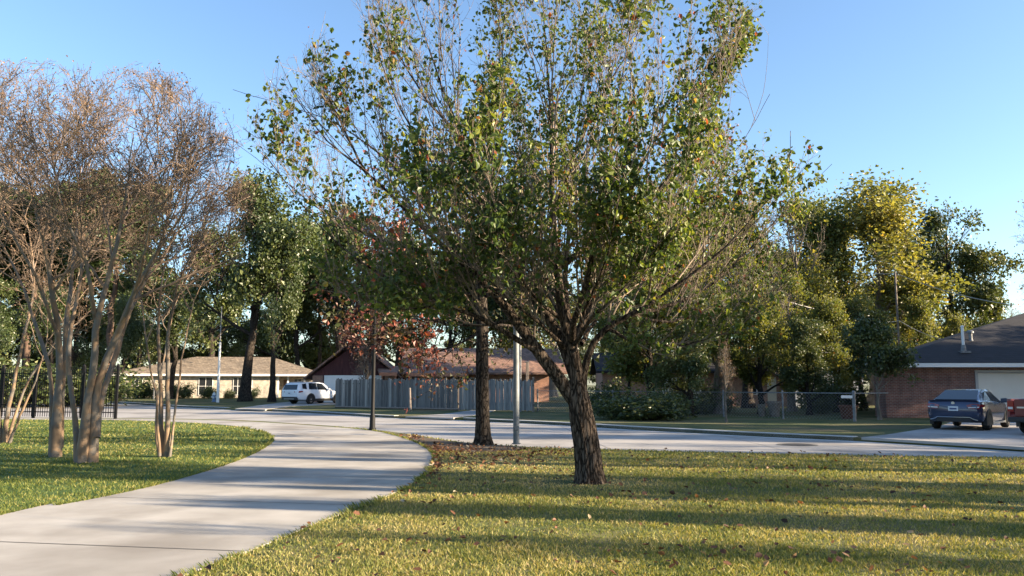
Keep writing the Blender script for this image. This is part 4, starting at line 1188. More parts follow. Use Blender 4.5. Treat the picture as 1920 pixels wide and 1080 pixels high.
    S, D, L, r = spawn(P2, R2, 9, .12, 1.0, .60, .2, .42, rg, .6, .4, .20)
    L = np.clip(L, .25, .95); r = np.clip(r, .0036, .012)
    P3, R3 = grow(S, D, L, r, np.full_like(r, .0026), 6, .10, .03, rg)
    kp = in_outline(P3[:, -1], base, PEAR_OUT, rg, 10); P3, R3 = P3[kp], R3[kp]
    S, D, L, r = spawn(P3, R3, 3, .2, 1.0, .7, .25, .42, rg, .6, .3, .05)
    L = np.clip(L, .10, .40)
    P4, R4 = grow(S, D, L, np.full(len(L), .0032), np.full(len(L), .002), 4, .12, 0, rg)
    tw = []
    for P, R, k in ((P2, R2, 5), (P3, R3, 3), (P4, R4, 3)):
        v, f = tubes(P, R, k); tw.append((v, f, None, 1, True))
    # leaves in bunches on the outer twigs
    tips = np.concatenate([P4[:, -1], P4[:, 2], P3[:, -1], P3[:, -3]])
    cl = clump(tips, .95, 3.0)
    x, z = tips[:, 0], tips[:, 2]
    dens = .33 + 1.6 * (cl - .46)
    dens -= np.clip((-x - 1.4) / 3.0, 0, 1) * np.clip((z - 4.4) / 1.6, 0, 1) * .40     # the left top is nearly bare
    dens -= np.clip((z - 6.2) / 2, 0, 1) * .10
    dens += np.clip((5.6 - z) / 2, 0, 1) * np.exp(-((x + .2) / 3.2) ** 2) * .16
    dens -= np.clip(4.1 - z, 0, 1) * .30 + np.clip((x - 1.2) / 1.5, 0, 1) * np.clip(5.6 - z, 0, 1) * .16
    keep = rg.random(len(tips)) < np.clip(dens * 1.25 - np.clip((-x - 2.4) / 1.5, 0, 1) * np.clip((z - 4.6) / 1.2, 0, 1) * .22, .04, 1)
    C = tips[keep]
    C = np.concatenate([C, C, C[(C[:, 2] < 5.8) & (rg.random(len(C)) < .25)]]); C = C + rg.normal(0, .05, C.shape)
    t0 = clump(C, .9, 11.0)
    tone = np.clip(.04 + .62 * t0 + rg.normal(0, .15, len(C)), 0, .82)
    odd = rg.random(len(C)); tone = np.where(odd > .972, rg.uniform(.84, 1, len(C)), tone)
    lv = leaves(C, .073, rg, tone, .9, .20, True)
    finish(root, wood, tw + [(*lv, 0, False)], [M['bark_dark']], [M['leaf_pear'], M['twig']])
    return len(C)
NL = big_tree()

# -- crape myrtles: bare, many-stemmed
def myrtle(u, v, stems, top, spread, seed, label, r0, vase=1.0, dens=1.0, name='crape_myrtle', fan=None):
    rg = np.random.default_rng(seed); base = gr(u, v); by = base.y
    root = empty(name, base); tag(root, label, 'tree', 'bare crape myrtles on the left lawn')
    crown = []
    n0 = 16; PS = np.empty((len(stems), n0, 3)); RS = np.empty((len(stems), n0))
    for i, (pts, ra) in enumerate(stems):
        q = []
        for (uu, vv, dy) in pts:
            p = at(uu, vv, by + dy); q.append((p.x - base.x, p.y - base.y, max(p.z, -.03)))
        PS[i] = resample(q, n0); t = np.linspace(0, 1, n0)
        PS[i, 2:] += np.cumsum(rg.normal(0, .018, (n0 - 2, 3)), 0)
        RS[i] = ra * (1 - .93 * t) * (1 + .10 * np.sin(t * 17 + i) * (1 - t)) + .25 * ra * np.exp(-t * 22)
        k = 14; v_, f_ = tubes(PS[i:i + 1], RS[i:i + 1], k)
        np_mesh('trunk', [(v_, f_, None, 0, True)], [M['bark_myrtle']], root)
    S, D, L, r = spawn(PS, RS, int(10 * dens), .52, 1.0, .78, .2, .44, rg, .6, .2, .15)
    L = np.clip(L, 1.2, 2.6) * spread
    P2, R2 = grow(S, D, L, np.clip(r, .014, .038), np.clip(r * .4, .006, .014), 10, .10, .012, rg)
    S, D, L, r = spawn(P2, R2, 8, .2, 1.0, .62, .22, .5, rg, .62, .3, .12)
    L = np.clip(L, .6, 1.6) * spread
    P3, R3 = grow(S, D, L, np.clip(r, .007, .016), np.clip(r * .5, .0045, .008), 8, .13, .03, rg)
    S, D, L, r = spawn(P3, R3, 6, .15, 1.0, .65, .25, .5, rg, .65, .3, .06)
    L = np.clip(L, .3, .85)
    P4, R4 = grow(S, D, L, np.clip(r, .0045, .008), np.full_like(r, .0036), 6, .17, .02, rg)
    S, D, L, r = spawn(P4, R4, 3, .3, 1.0, .6, .25, .5, rg, .65, .3, .05)
    L = np.clip(L, .15, .45)
    P5, R5 = grow(S, D, L, np.full(len(L), .0042), np.full(len(L), .003), 4, .18, .02, rg)
    for q, (P, R, k) in enumerate(((P2, R2, 6), (P3, R3, 4), (P4, R4, 3), (P5, R5, 3))):
        kp = in_outline(P[:, -1], base, MYRTLE_OUT, rg, 9); P, R = P[kp], R[kp]
        if q: kp = rg.random(len(P)) < np.clip((P[:, 0, 2] - 3.2) / 2.4, (0, .5, .28, .15)[q], 1); P, R = P[kp], R[kp]
        vv, ff = tubes(P, R, k); crown.append((vv, ff, None, 1, True))
    tips = np.concatenate([P5[:, -1], P5[:, -2]]); tips = tips[in_outline(tips, base, MYRTLE_OUT, rg, 9)]
    zq = np.clip((tips[:, 2] - 3.0) / 4, 0, 1)
    C = tips[rg.random(len(tips)) < .06 + .42 * zq * clump(tips, .8, 5)]
    crown.append((*leaves(C, .042, rg, rg.random(len(C)), -.6, .2), 0, False))
    np_mesh('crown', crown, [M['seed'], M['twig_myrtle']], root)

myrtle(163, 868, [
    ([(172, 869, .05), (176, 800, .05), (182, 740, 0), (196, 690, 0), (215, 640, -.1), (248, 560, -.3), (285, 488, -.5), (325, 424, -.6), (370, 352, -.7)], .105),
    ([(152, 868, -.05), (160, 800, -.1), (170, 730, -.1), (178, 660, -.2), (180, 600, -.3), (200, 512, -.4), (222, 424, -.5), (240, 312, -.6), (250, 248, -.6)], .10),
    ([(146, 864, .1), (142, 790, .15), (134, 700, .2), (136, 620, .3), (150, 544, .5), (155, 464, .8), (150, 368, 1.0), (140, 272, 1.2)], .065),
    ([(180, 820, 0), (190, 745, .2), (212, 680, .5), (240, 590, .8), (275, 512, 1.1), (310, 424, 1.3), (325, 328, 1.5), (340, 264, 1.6)], .07),
    ([(222, 620, -.1), (250, 544, -.8), (270, 472, -1.4), (285, 384, -1.9), (300, 296, -2.2)], .045),
    ([(180, 600, -.3), (160, 512, -.9), (130, 440, -1.4), (105, 360, -1.8), (85, 280, -2.0)], .045)],
    8.6, .95, 4, 'stout crape myrtle with sunlit tan trunks nearest to the path', .1)
myrtle(105, 857, [
    ([(104, 858, 0), (106, 790, 0), (112, 720, 0), (112, 650, 0), (106, 570, -.2), (98, 488, -.5), (80, 392, -.7), (60, 296, -.8)], .11),
    ([(110, 840, .1), (116, 760, .1), (124, 690, .1), (128, 610, .2), (136, 528, .5), (145, 448, .8), (150, 352, 1.0), (160, 272, 1.2)], .075),
    ([(97, 853, .2), (98, 770, .2), (95, 700, .3), (76, 640, .4), (55, 560, .6), (20, 480, .8), (-30, 392, .8), (-60, 312, .8)], .06),
    ([(112, 640, 0), (80, 544, -.6), (40, 464, -1.0), (0, 376, -1.3), (-30, 272, -1.5)], .045)],
    8.6, .95, 7, 'grey-barked crape myrtle close behind the sunlit one', .1)
myrtle(308, 857, [
    ([(306, 858, 0), (302, 780, 0), (300, 700, .1), (296, 620, .1), (302, 544, .1), (318, 472, 0), (350, 392, -.1)], .06),
    ([(312, 857, 0), (316, 780, -.1), (318, 700, -.1), (322, 620, -.2), (335, 536, -.3), (365, 472, -.4), (405, 400, -.5)], .065),
    ([(300, 856, .1), (292, 800, .3), (300, 700, .6), (312, 600, .8), (335, 512, .9), (360, 448, 1.0)], .035),
    ([(318, 856, -.1), (326, 800, -.1), (335, 720, 0), (346, 640, .1), (365, 560, .2), (400, 496, .3), (430, 440, .3)], .03),
    ([(299, 855, -.1), (296, 760, -.3), (286, 660, -.4), (270, 560, -.5), (262, 488, -.5)], .035)],
    6.6, .66, 9, 'slender dark crape myrtle clump between lawn and path', .06, dens=.5)
myrtle(12, 831, [
    ([(8, 832, 0), (14, 770, 0), (30, 690, 0), (50, 600, 0), (62, 512, 0), (50, 416, 0), (30, 336, 0)], .06),
    ([(14, 832, .1), (30, 770, .2), (56, 700, .3), (92, 650, .5), (130, 560, .6), (150, 488, .6)], .045),
    ([(2, 832, 0), (-4, 760, 0), (-10, 660, 0), (-14, 560, 0), (-20, 448, 0), (-10, 336, 0)], .06),
    ([(18, 831, -.1), (38, 770, -.2), (62, 720, -.2), (84, 660, -.3), (90, 570, -.3)], .04),
    ([(-4, 832, .1), (-20, 760, .3), (-50, 660, .5), (-80, 544, .6), (-90, 432, .6)], .05)],
    8.0, .8, 12, 'far left crape myrtle clump at the photo edge with thin leaning stems', .06, dens=.9)

# -- trees further away: one model of each kind, copied
def far_tree(name, seed, H=10.0, bole=.3, spread=.42, limbs=9, leafn=11000, leaf=.2, kind='round', bark='bark_oak', leafm='leaf_green', lean=0.0, fill=.9, up=.25, trunk_r=.028, sparse=.0, tone=(.1, .75), clus=.42, clus_s=.30):
    """Model tree of height H at the origin; returns its root."""
    rg = np.random.default_rng(seed); root = empty(name, (0, 0, 0))
    n = 14; r = H * trunk_r
    tz = np.linspace(0, H * (.92 if kind == 'pine' else .70), n)
    P = np.zeros((1, n, 3)); P[0, :, 2] = tz; P[0, 1:, :2] = np.cumsum(rg.normal(0, H * .006, (n - 1, 2)), 0); P[0, :, 0] += lean * (tz / H) ** 1.5 * H
    t = np.linspace(0, 1, n); R = (r * (1 - .80 * t) + r * .45 * np.exp(-t * 25))[None]
    wood = [tubes(P, R, 12)]
    f0 = bole / (.92 if kind == 'pine' else .70)
    if kind == 'pine':
        S, D, L, rr = spawn(P, R, 26, max(f0, .45), 1.0, 1.25, .2, .30, rg, .35, .6, .15)
        L = np.clip(L, H * .06, H * .17)
    else:
        S, D, L, rr = spawn(P, R, limbs, f0, 1.0, .95, .22, spread * 1.25, rg, .55, .55, .12)
        L = np.clip(L, H * .15, H * spread)
        # leading shoots
        k = 4; S = np.concatenate([S, np.repeat(P[:, -1], k, 0)]); D = np.concatenate([D, unit(np.array([[math.cos(a) * .45, math.sin(a) * .45, 1] for a in np.arange(k) * 1.57 + .4]))])
        L = np.concatenate([L, np.full(k, H * .27)]); rr = np.concatenate([rr, np.full(k, r * .2)])
    P2, R2 = grow(S, D, L, rr, rr * .3, 9, .10, up * .22, rg)
    wood.append(tubes(P2, R2, 7))
    S, D, L, rr = spawn(P2, R2, 7, .25, 1.0, .75, .2, .48, rg, .5, .35, .1)
    P3, R3 = grow(S, D, L, np.maximum(rr, H * .0016), np.maximum(rr * .4, H * .0008), 6, .13, .03, rg)
    v, f = tubes(P3, R3, 4); cg = [(v, f, None, 1, True)]
    S, D, L, rr = spawn(P3, R3, 4, .3, 1.0, .75, .25, .5, rg, .5, .3, .05)
    P4, R4 = grow(S, D, L, np.maximum(rr, H * .0009), np.full(len(L), H * .0006), 4, .15, 0, rg)
    v, f = tubes(P4, R4, 3); cg.append((v, f, None, 1, True))
    if kind == 'bare':
        S, D, L, rr = spawn(P4, R4, 4, .2, 1.0, .7, .25, .6, rg, .5, .3, .1)
        P5, R5 = grow(S, D, L, np.full(len(L), H * .0007), np.full(len(L), H * .0005), 4, .15, .05, rg)
        v, f = tubes(P5, R5, 3); cg.append((v, f, None, 1, True)); P4 = P5
    if leafn:
        seeds = np.concatenate([P4[:, -1], P4[:, 1], P3[:, -1]])
        cl = clump(seeds, clus_s * 10 / H * 1.4, seed * 1.7)
        w = np.clip(cl - sparse, .02, 1) ** 2; w /= w.sum()
        pick = rg.choice(len(seeds), leafn, p=w)
        sd = H * (.026 if kind != 'pine' else .018)
        C = seeds[pick] + rg.normal(0, sd, (leafn, 3))
        tn = tone[0] + (tone[1] - tone[0]) * np.clip(.5 + (clump(C, 4.2 / H, seed + 4.0) - .5) * 1.6 + rg.normal(0, .16, leafn), 0, 1)
        tn = np.where(rg.random(leafn) > .985, 1.0, tn)
        cg.append((*leaves(C, leaf, rg, tn, .5, .22), 0, False))
    finish(root, wood, cg, [M[bark]], [M[leafm], M[bark]])
    return root

def shrub_model(seed):
    rg = np.random.default_rng(seed); root = empty('shrub', (0, 0, 0)); n = 26
    a = rg.random(n) * 6.283; S = np.stack([np.cos(a) * .15, np.sin(a) * .15, np.zeros(n)], 1)
    D = unit(np.stack([np.cos(a) * rg.uniform(.2, 1.3, n), np.sin(a) * rg.uniform(.2, 1.3, n), np.full(n, .8)], 1))
    P, R = grow(S, D, rg.uniform(.5, 1.1, n), np.full(n, .02), np.full(n, .006), 8, .14, .03, rg)
    S, D, L, rr = spawn(P, R, 8, .2, 1, .8, .25, .5, rg, .5, .3, .1); P2, R2 = grow(S, D, L, np.full(len(L), .007), np.full(len(L), .003), 5, .15, 0, rg)
    seeds = np.concatenate([P2[:, -1], P2[:, 2], P[:, 4]]); C = seeds[rg.integers(0, len(seeds), 4500)] + rg.normal(0, .09, (4500, 3)); C[:, 2] = np.abs(C[:, 2])
    v2, f2 = tubes(P2, R2, 3)
    finish(root, [tubes(P, R, 5)], [(v2, f2, None, 1, True), (*leaves(C, .085, rg, np.clip(rg.normal(.45, .25, 4500), 0, 1), .3, .22), 0, False)], [M['bark_oak']], [M['leaf_dark'], M['bark_oak']], 'stem')
    return root

PROTO = {
    'oak':    far_tree('oak_tree', 31, 14, .28, .40, 11, 15000, .24, 'round', 'bark_oak', 'leaf_dark'),
    'green':  far_tree('leafy_tree', 32, 12, .16, .36, 13, 16000, .20, 'round', 'bark_oak', 'leaf_green', sparse=.16),
    'loose':  far_tree('leafy_tree', 33, 12, .18, .34, 12, 9500, .18, 'round', 'bark_grey', 'leaf_green', sparse=.22, up=.7),
    'yellow': far_tree('yellow_tree', 34, 14, .20, .27, 14, 13000, .20, 'round', 'bark_grey', 'leaf_yellow', sparse=.14, up=.9),
    'pine':   far_tree('pine_tree', 35, 20, .55, .2, 20, 22000, .34, 'pine', 'bark_pine', 'needle', sparse=.12, clus_s=.5, trunk_r=.016),
    'bare':   far_tree('bare_tree', 36, 12, .25, .36, 12, 1200, .14, 'bare', 'bark_grey', 'seed', up=.5),
    'open':   far_tree('open_tree', 37, 14, .35, .30, 9, 6500, .24, 'round', 'bark_oak', 'leaf_dark', sparse=.3, clus_s=.6),
    'golden': far_tree('golden_tree', 38, 11, .2, .42, 12, 13000, .22, 'round', 'bark_oak', 'leaf_yellow', sparse=.05, tone=(.0, .55)),
    'round':  far_tree('round_tree', 39, 10, .10, .34, 14, 17000, .20, 'round', 'bark_oak', 'leaf_dark', sparse=.0, tone=(.2, .9)),
    'shrub':  shrub_model(40),
    'magnolia': far_tree('magnolia_tree', 41, 5, .26, .46, 13, 9000, .15, 'round', 'bark_grey', 'leaf_dark', tone=(.0, .8), trunk_r=.02),
    'red':    far_tree('red_tree', 42, 8, .2, .40, 11, 9000, .16, 'round', 'bark_oak', 'leaf_red', sparse=.1),
}
PH = {'oak': 14, 'green': 12, 'loose': 12, 'yellow': 14, 'pine': 20, 'bare': 12, 'open': 14, 'golden': 11, 'round': 10, 'shrub': 3, 'magnolia': 5, 'red': 8}
for _k, _o in PROTO.items():
    PH[_k] = max(float(np.percentile(np.array([v.co.z for v in c.data.vertices]), 99.7)) for c in _o.children if c.name.startswith('crown'))
used = set()
def put(kind, x, y, h, label, w=1.0, rz=0.0, group=None, cat='tree', z=0.0):
    o = PROTO[kind]
    if kind in used: o = copy_tree(o)
    used.add(kind)
    s = h / PH[kind]; o.location = (x, y, z); o.scale = (s * w, s * w, s); o.rotation_euler = (0, 0, rz)
    tag(o, label, cat, group); return o
def putpx(kind, u, Y, vtop, label, w=1.0, rz=0.0, **kw):
    p = at(u, vtop, Y); return put(kind, p.x, Y, p.z / .98, label, w, rz, **kw)

BG = 'trees standing behind the houses'
# left
putpx('pine', 222, 92, 330, 'tall pine with rounded sunlit crown behind the ranch house', 1.25, .3, group=BG)
putpx('pine', 75, 100, 378, 'dark pine behind the iron fence', 1.35, 2.1, group=BG)
putpx('pine', -40, 95, 360, 'pine half outside the left photo edge', 1.3, 4.0, group=BG)
putpx('pine', 150, 108, 372, 'more distant pine between two nearer pines', 1.3, 1.2, group=BG)
putpx('oak', 476, 74, 335, 'big dark oak with a thick straight trunk beside the hydrant lawn', .92, .5, group=BG)
putpx('oak', 521, 72, 430, 'shorter dark oak whose trunk stands left of the white car', .72, 2.2, group=BG)
putpx('oak', 568, 108, 440, 'dark oak rising behind the white car', .8, 3.6, group=BG)
putpx('pine', 604, 112, 420, 'slender pine left of the maroon gable', .9, 5.0, group=BG)
putpx('oak', 234, 78, 560, 'dark low oak trunk left of the ranch house front', .8, 1.0, group=BG)
putpx('oak', 110, 75, 545, 'dark oak behind the black iron fence', 1.0, 4.4, group=BG)
putpx('oak', -10, 68, 520, 'dark oak at the left photo edge behind the fence', 1.0, 2.9, group=BG)
for i, (u, Y, vt, k) in enumerate([(300, 118, 600, 'golden'), (375, 116, 590, 'green'), (440, 120, 596, 'golden'), (505, 118, 580, 'golden'), (570, 116, 590, 'golden'), (630, 120, 575, 'green'), (180, 116, 590, 'green'), (60, 116, 570, 'green')]):
    putpx(k, u, Y, vt, ['golden green tree above the left end of the ranch roof', 'green tree above the ranch roof behind the slim white pole', 'golden tree above the ranch roof ridge', 'golden tree seen between the two oak trunks', 'golden tree above the right end of the ranch roof', 'green tree behind the maroon gable', 'green tree seen through the crape myrtle stems', 'green tree far behind the iron fence'][i], 1.35, i * 1.3, group=BG)
# middle
for i, (u, Y, vt, k, w) in enumerate([(690, 112, 470, 'oak', .9), (770, 110, 500, 'green', 1.0), (850, 108, 480, 'oak', .9), (940, 106, 470, 'green', 1.0), (1035, 100, 455, 'loose', 1.0), (1120, 78, 430, 'oak', .85), (1185, 66, 440, 'green', 1.0)]):
    putpx(k, u, Y, vt, ['dark oak behind the left part of the brown roof', 'green tree over the middle of the brown roof', 'dark oak over the right part of the brown roof', 'green tree behind the near oak trunk', 'pale green tree behind the grey steel pole', 'dark oak behind the big pear tree', 'green tree right of the pear tree trunk'][i], w, 1.1 * i + .4, group=BG)
# right
putpx('bare', 1335, 62, 250, 'tall grey nearly bare tree rising behind the pear tree crown', .9, .4, group=BG)
putpx('green', 1270, 50, 395, 'sunlit green tree left of the bare tree with low hanging leaves', 1.0, 1.9, group=BG)
putpx('green', 1390, 54, 380, 'sunlit green tree in the middle of the right group', .95, 3.3, group=BG)
putpx('loose', 1340, 44, 540, 'low green tree over the chain link fence', 1.3, .9, group=BG)
putpx('loose', 1475, 47, 520, 'low yellowish green tree under the short wires', 1.15, 2.6, group=BG)
putpx('loose', 1490, 60, 372, 'thin pale green tree left of the yellow tree', .85, 4.1, group=BG)
putpx('green', 1545, 64, 400, 'green tree between the pale tree and the yellow tree', .8, 5.2, group=BG)
putpx('yellow', 1622, 62, 345, 'tallest yellow tree right of the bare tree', 1.5, .7, group=BG)
putpx('yellow', 1565, 70, 375, 'yellow tree half hidden by the tallest yellow tree', 1.3, 2.7, group=BG)
putpx('golden', 1610, 54, 560, 'golden tree with dark forked trunk below the yellow tree', 1.0, 1.5, group=BG)
putpx('open', 1768, 76, 395, 'dark open tree with bare limbs against the sky', .85, 2.0, group=BG)
putpx('oak', 1700, 80, 430, 'dark oak behind the yellow tree', .7, .2, group=BG)
putpx('round', 1832, 74, 468, 'dense round dark green tree above the black roof', .95, 1.2, group=BG)
putpx('golden', 1795, 60, 592, 'small bright yellow tree beside the roof vent pipe', .75, 3.1, group=BG)
putpx('green', 1725, 58, 560, 'green tree above the lower edge of the black roof', .9, 4.5, group=BG)
putpx('bare', 1945, 66, 395, 'bare tree at the right photo edge over the roof', .75, 1.0, group=BG)
putpx('bare', 1895, 95, 580, 'small distant bare tree on the skyline over the roof', .9, 2.0, group=BG)
for i, (u, Y, vt, k, w) in enumerate([(330, 88, 520, 'oak', 1.1), (405, 100, 430, 'oak', 1.0), (650, 104, 395, 'oak', 1.0), (750, 106, 430, 'oak', 1.1), (20, 110, 480, 'oak', 1.3), (160, 112, 500, 'oak', 1.3), (270, 104, 520, 'oak', 1.1), (520, 110, 500, 'oak', 1.1),
                                       (890, 108, 440, 'oak', 1.2), (1000, 106, 500, 'oak', 1.3), (1240, 74, 500, 'oak', 1.0), (1320, 80, 480, 'oak', 1.1), (1440, 84, 470, 'oak', 1.1), (1530, 88, 500, 'oak', 1.1), (1660, 92, 520, 'oak', 1.2), (1780, 96, 600, 'oak', 1.3)]):
    putpx(k, u, Y, vt, 'dark tree in the row that closes the view behind the houses', w, 1.9 * i, group='far row of dark trees')
for i, (u, Y, vt, w, lab) in enumerate([(1215, 43, 520, 1.25, 'low green tree whose leaves hang before the white garage door'), (1290, 41, 560, 1.1, 'green tree over the small brick chimney'), (1420, 43, 575, 1.15, 'low green tree before the dark board fence'), (1510, 42, 600, 1.0, 'small green tree before the blue siding'), (1560, 46, 560, 1.0, 'green tree left of the glossy magnolia')]):
    putpx('round' if i % 2 else 'green', u, Y, vt, lab, w, 2.3 * i, group=BG)
for i in range(26):
    put('round', -118 + i * 8.6 + 3 * math.sin(i * 2.3), 128 + 5 * math.sin(i * 1.7), 7.6 + 1.6 * math.sin(i * 3.1), 'low dense tree in the farthest hedge-like row behind all houses', 1.35, i * 1.1, group='farthest low tree row')
# yards
putpx('magnolia', 1640, 36.5, 602, 'dark glossy magnolia at the corner of the brick house', 1.0, .8)
putpx('bare', 1357, 34.2, 640, 'thin leafless young tree at the chain link fence', .5, .5)
putpx('bare', 682, 62, 640, 'pale pruned bare tree behind the board fence', .85, 2.4)
putpx('red', 690, 66, 545, 'dull red leafed tree behind the lamp post', .85, 1.0)
putpx('red', 1175, 44, 560, 'dark red leafed tree right of the pear trunk', .62, 2.0)
SH = 'shrubs round the houses'
sh = [(1165, 37.5, 742, 1.5, 'dark spreading shrub right of the pear trunk'), (1212, 36.5, 738, 1.8, 'widest dark shrub under the green trees'), (1245, 39, 730, .9, 'dark shrub beside the white garage door'),
      (1300, 44, 722, 1.0, 'green shrub below the small brick chimney'), (1140, 46, 715, .9, 'dark shrub behind the chain link fence by the pear trunk'), (1345, 45, 728, .8, 'low shrub at the left end of the dark board fence'),
      (1560, 50, 700, 1.0, 'pale shrub beside the blue siding'), (1535, 44, 738, .8, 'low shrub at the dark fence near the white plate'),
      (268, 90, 712, .9, 'shrub at the left end of the ranch house wall'), (340, 89, 716, .8, 'shrub left of the ranch house window'), (395, 89, 724, .8, 'low shrub between ranch house windows'), (470, 89, 726, .8, 'low shrub by the ranch house porch'), (430, 89, 730, .7, 'lowest shrub under the ranch house window')]
for i, (u, Y, vt, w, lab) in enumerate(sh):
    putpx('shrub', u, Y, vt, lab, w * 1.15, i * 1.7, group=SH, cat='shrub')
for i, (u, Y, vt, w) in enumerate([(-30, 58, 690, 1.2), (40, 60, 680, 1.2), (110, 62, 690, 1.2), (178, 64, 694, 1.1)]):
    putpx('shrub', u, Y, vt, ['dark shrub outside the left end of the iron fence', 'dark shrub seen through the left part of the iron fence', 'dark shrub seen through the middle of the iron fence', 'dark shrub seen through the right part of the iron fence'][i], w * 1.3, i * 2.2, group=SH, cat='shrub')

# -- the oak at the lawn's far edge
def near_oak():
    rg = np.random.default_rng(77); base = gr(905, 834); by = base.y
    root = empty('oak_tree', base); tag(root, 'oak with straight dark trunk and dull red and green leaves in the soil bed', 'tree')
    def W(u, v, dy):
        p = at(u, v, by + dy); return (p.x - base.x, p.y - base.y, max(p.z, -.05))
    tp = resample([W(906, 836, 0), W(905, 790, 0), W(904, 700, 0), W(904, 600, 0), W(902, 540, 0), W(905, 450, .1), W(900, 340, .1)], 30)[None]
    t = np.linspace(0, 1, 30); tr = (np.interp(t, [0, .03, .1, .5, .75, 1], [.30, .225, .185, .16, .125, .04]))[None]
    wood = [tubes(tp, tr, 22)]
    n = 12; limbs = []
    for (u0, v0, pts, ra) in [(904, 600, [(860, 590, -.3), (800, 610, -.8), (740, 630, -1.2), (690, 640, -1.4)], .06), (904, 570, [(850, 540, .4), (780, 540, 1.0), (700, 560, 1.6), (650, 570, 2)], .07),
                              (904, 560, [(960, 530, -.5), (1030, 540, -1), (1090, 560, -1.4), (1150, 600, -1.6)], .06), (903, 520, [(960, 480, .8), (1040, 460, 1.6), (1130, 470, 2.2)], .06),
                              (902, 500, [(850, 450, -1), (780, 420, -1.6), (700, 420, -2)], .06), (903, 480, [(930, 420, -1.2), (980, 370, -2), (1030, 340, -2.5)], .05), (903, 450, [(860, 400, 1.2), (800, 340, 2.0), (740, 320, 2.4)], .05),
                              (904, 620, [(870, 640, 1.0), (820, 660, 2.0), (780, 670, 2.6)], .04), (904, 610, [(950, 610, 1.2), (1010, 620, 2.2), (1070, 650, 2.8)], .045)]:
        limbs.append((resample([W(u0, v0, 0)] + [W(*p) for p in pts], n), np.linspace(ra, .012, n)))
    P1 = np.stack([a for a, _ in limbs]); R1 = np.stack([b for _, b in limbs]); wood.append(tubes(P1, R1, 8))
    S, D, L, r = spawn(P1, R1, 14, .2, 1, .8, .25, .42, rg, .5, .3, .0); L = np.clip(L, .6, 1.8)
    P2, R2 = grow(S, D, L, np.clip(r, .006, .02), np.full(len(L), .005), 8, .12, .0, rg)
    S, D, L, r = spawn(P2, R2, 7, .2, 1, .8, .25, .5, rg, .5, .3, 0); L = np.clip(L, .25, .8)
    P3, R3 = grow(S, D, L, np.full(len(L), .006), np.full(len(L), .003), 5, .16, -.03, rg)
    cg = []
    for P, R, k in ((P2, R2, 5), (P3, R3, 3)):
        v, f = tubes(P, R, k); cg.append((v, f, None, 1, True))
    tips = np.concatenate([P3[:, i] for i in (1, 2, 3, 4)]); cl = clump(tips, .7, 1)
    C = tips[rg.random(len(tips)) < np.clip(2.2 * (cl - .22), .05, 1)]; C = np.repeat(C, 2, 0); C = C + rg.normal(0, .08, C.shape)
    lf = np.clip(.15 + .9 * clump(C, .45, 6) + rg.normal(0, .14, len(C)) + np.clip(-C[:, 0] / 5, -.25, .25), 0, 1)
    cg.append((*leaves(C, .125, rg, lf, .6, .25), 0, False))
    finish(root, wood, cg, [M['bark_oak']], [M['leaf_oak'], M['bark_oak']])
near_oak()

# unseen park trees added right of the view to shade lawn, path and street
for i, (x, y, h, k, w) in enumerate([(10.5, 6.2, 4.6, 'bare', .6), (11.6, 8.2, 5.0, 'bare', .6), (12.5, 7.3, 5.0, 'round', .2), (14, 9.0, 5.5, 'round', .2), (16.5, 10.9, 6.4, 'round', .22), (18, 12.8, 7.2, 'round', .24), (30, -6.5, 8.0, 'open', .8), (36, -2.0, 8.6, 'open', .8), (24, 8.0, 9.0, 'open', .7), (43, 11.5, 11.5, 'open', .9),
                                     (16, 1.2, 5.2, 'bare', .7), (17.5, 4.4, 5.6, 'bare', .8), (20, 6.0, 7.2, 'round', .34), (19, -3.2, 6.0, 'bare', .8),
                                     (19, 8.7, 9, 'bare', .6), (22, 9.4, 9.5, 'bare', .7), (19.5, 13.2, 9, 'bare', .6), (22, 15.4, 9.5, 'bare', .6),
                                     (15.5, 11.0, 6.6, 'bare', .6), (17, 14.6, 7.4, 'bare', .7), (18.5, 17.2, 8.2, 'loose', .5), (23, 25, 9, 'bare', .9), (27, 28, 9.5, 'loose', .6), (31, 15.5, 10, 'loose', .7), (33, 17, 9, 'bare', .9), (38, 19.0, 12, 'green', .7), (29, 21.5, 9.5, 'loose', .8), (46, 22, 13, 'loose', 1.0), (33, 25, 10.5, 'loose', .7), (50, 27, 13.5, 'oak', 1.1), (31, 31.5, 9.5, 'green', .9), (36, 30.5, 11, 'oak', .8), (46, 31, 14.5, 'green', 1.0), (57, 31, 15.5, 'oak', 1.0), (58, 37, 12, 'oak', 1.0), (41, 38, 12, 'loose', .8), (45, 44.5, 13, 'loose', .8), (45, 50.2, 22, 'oak', .72)]):
    put(k, x, y, h, 'unseen park tree added outside the right edge of the photo, its shadow on the lawn', w, i * 1.37, group='added shade trees right of the view')
# ------------------------------------------------------------------ grass and fallen leaves
def in_poly(x, y, poly):
    c = np.zeros(len(x), bool); n = len(poly)
    for i in range(n):
        x0, y0 = poly[i][:2]; x1, y1 = poly[(i + 1) % n][:2]
        if y0 == y1: continue
        s = ((y0 > y) != (y1 > y)) & (x < (x1 - x0) * (y - y0) / (y1 - y0) + x0); c ^= s
    return c

def vnoise(x, y, s, seed):
    """Cheap smooth noise on a grid, 0..1."""
    g = np.random.default_rng(seed).random((256, 256))
    u, v = x * s + 1000, y * s + 1000; i, j = np.floor(u).astype(int), np.floor(v).astype(int); f, h = u - i, v - j
    f = f * f * (3 - 2 * f); h = h * h * (3 - 2 * h); i0, i1, j0, j1 = i % 256, (i + 1) % 256, j % 256, (j + 1) % 256
    return (g[i0, j0] * (1 - f) + g[i1, j0] * f) * (1 - h) + (g[i0, j1] * (1 - f) + g[i1, j1] * f) * h

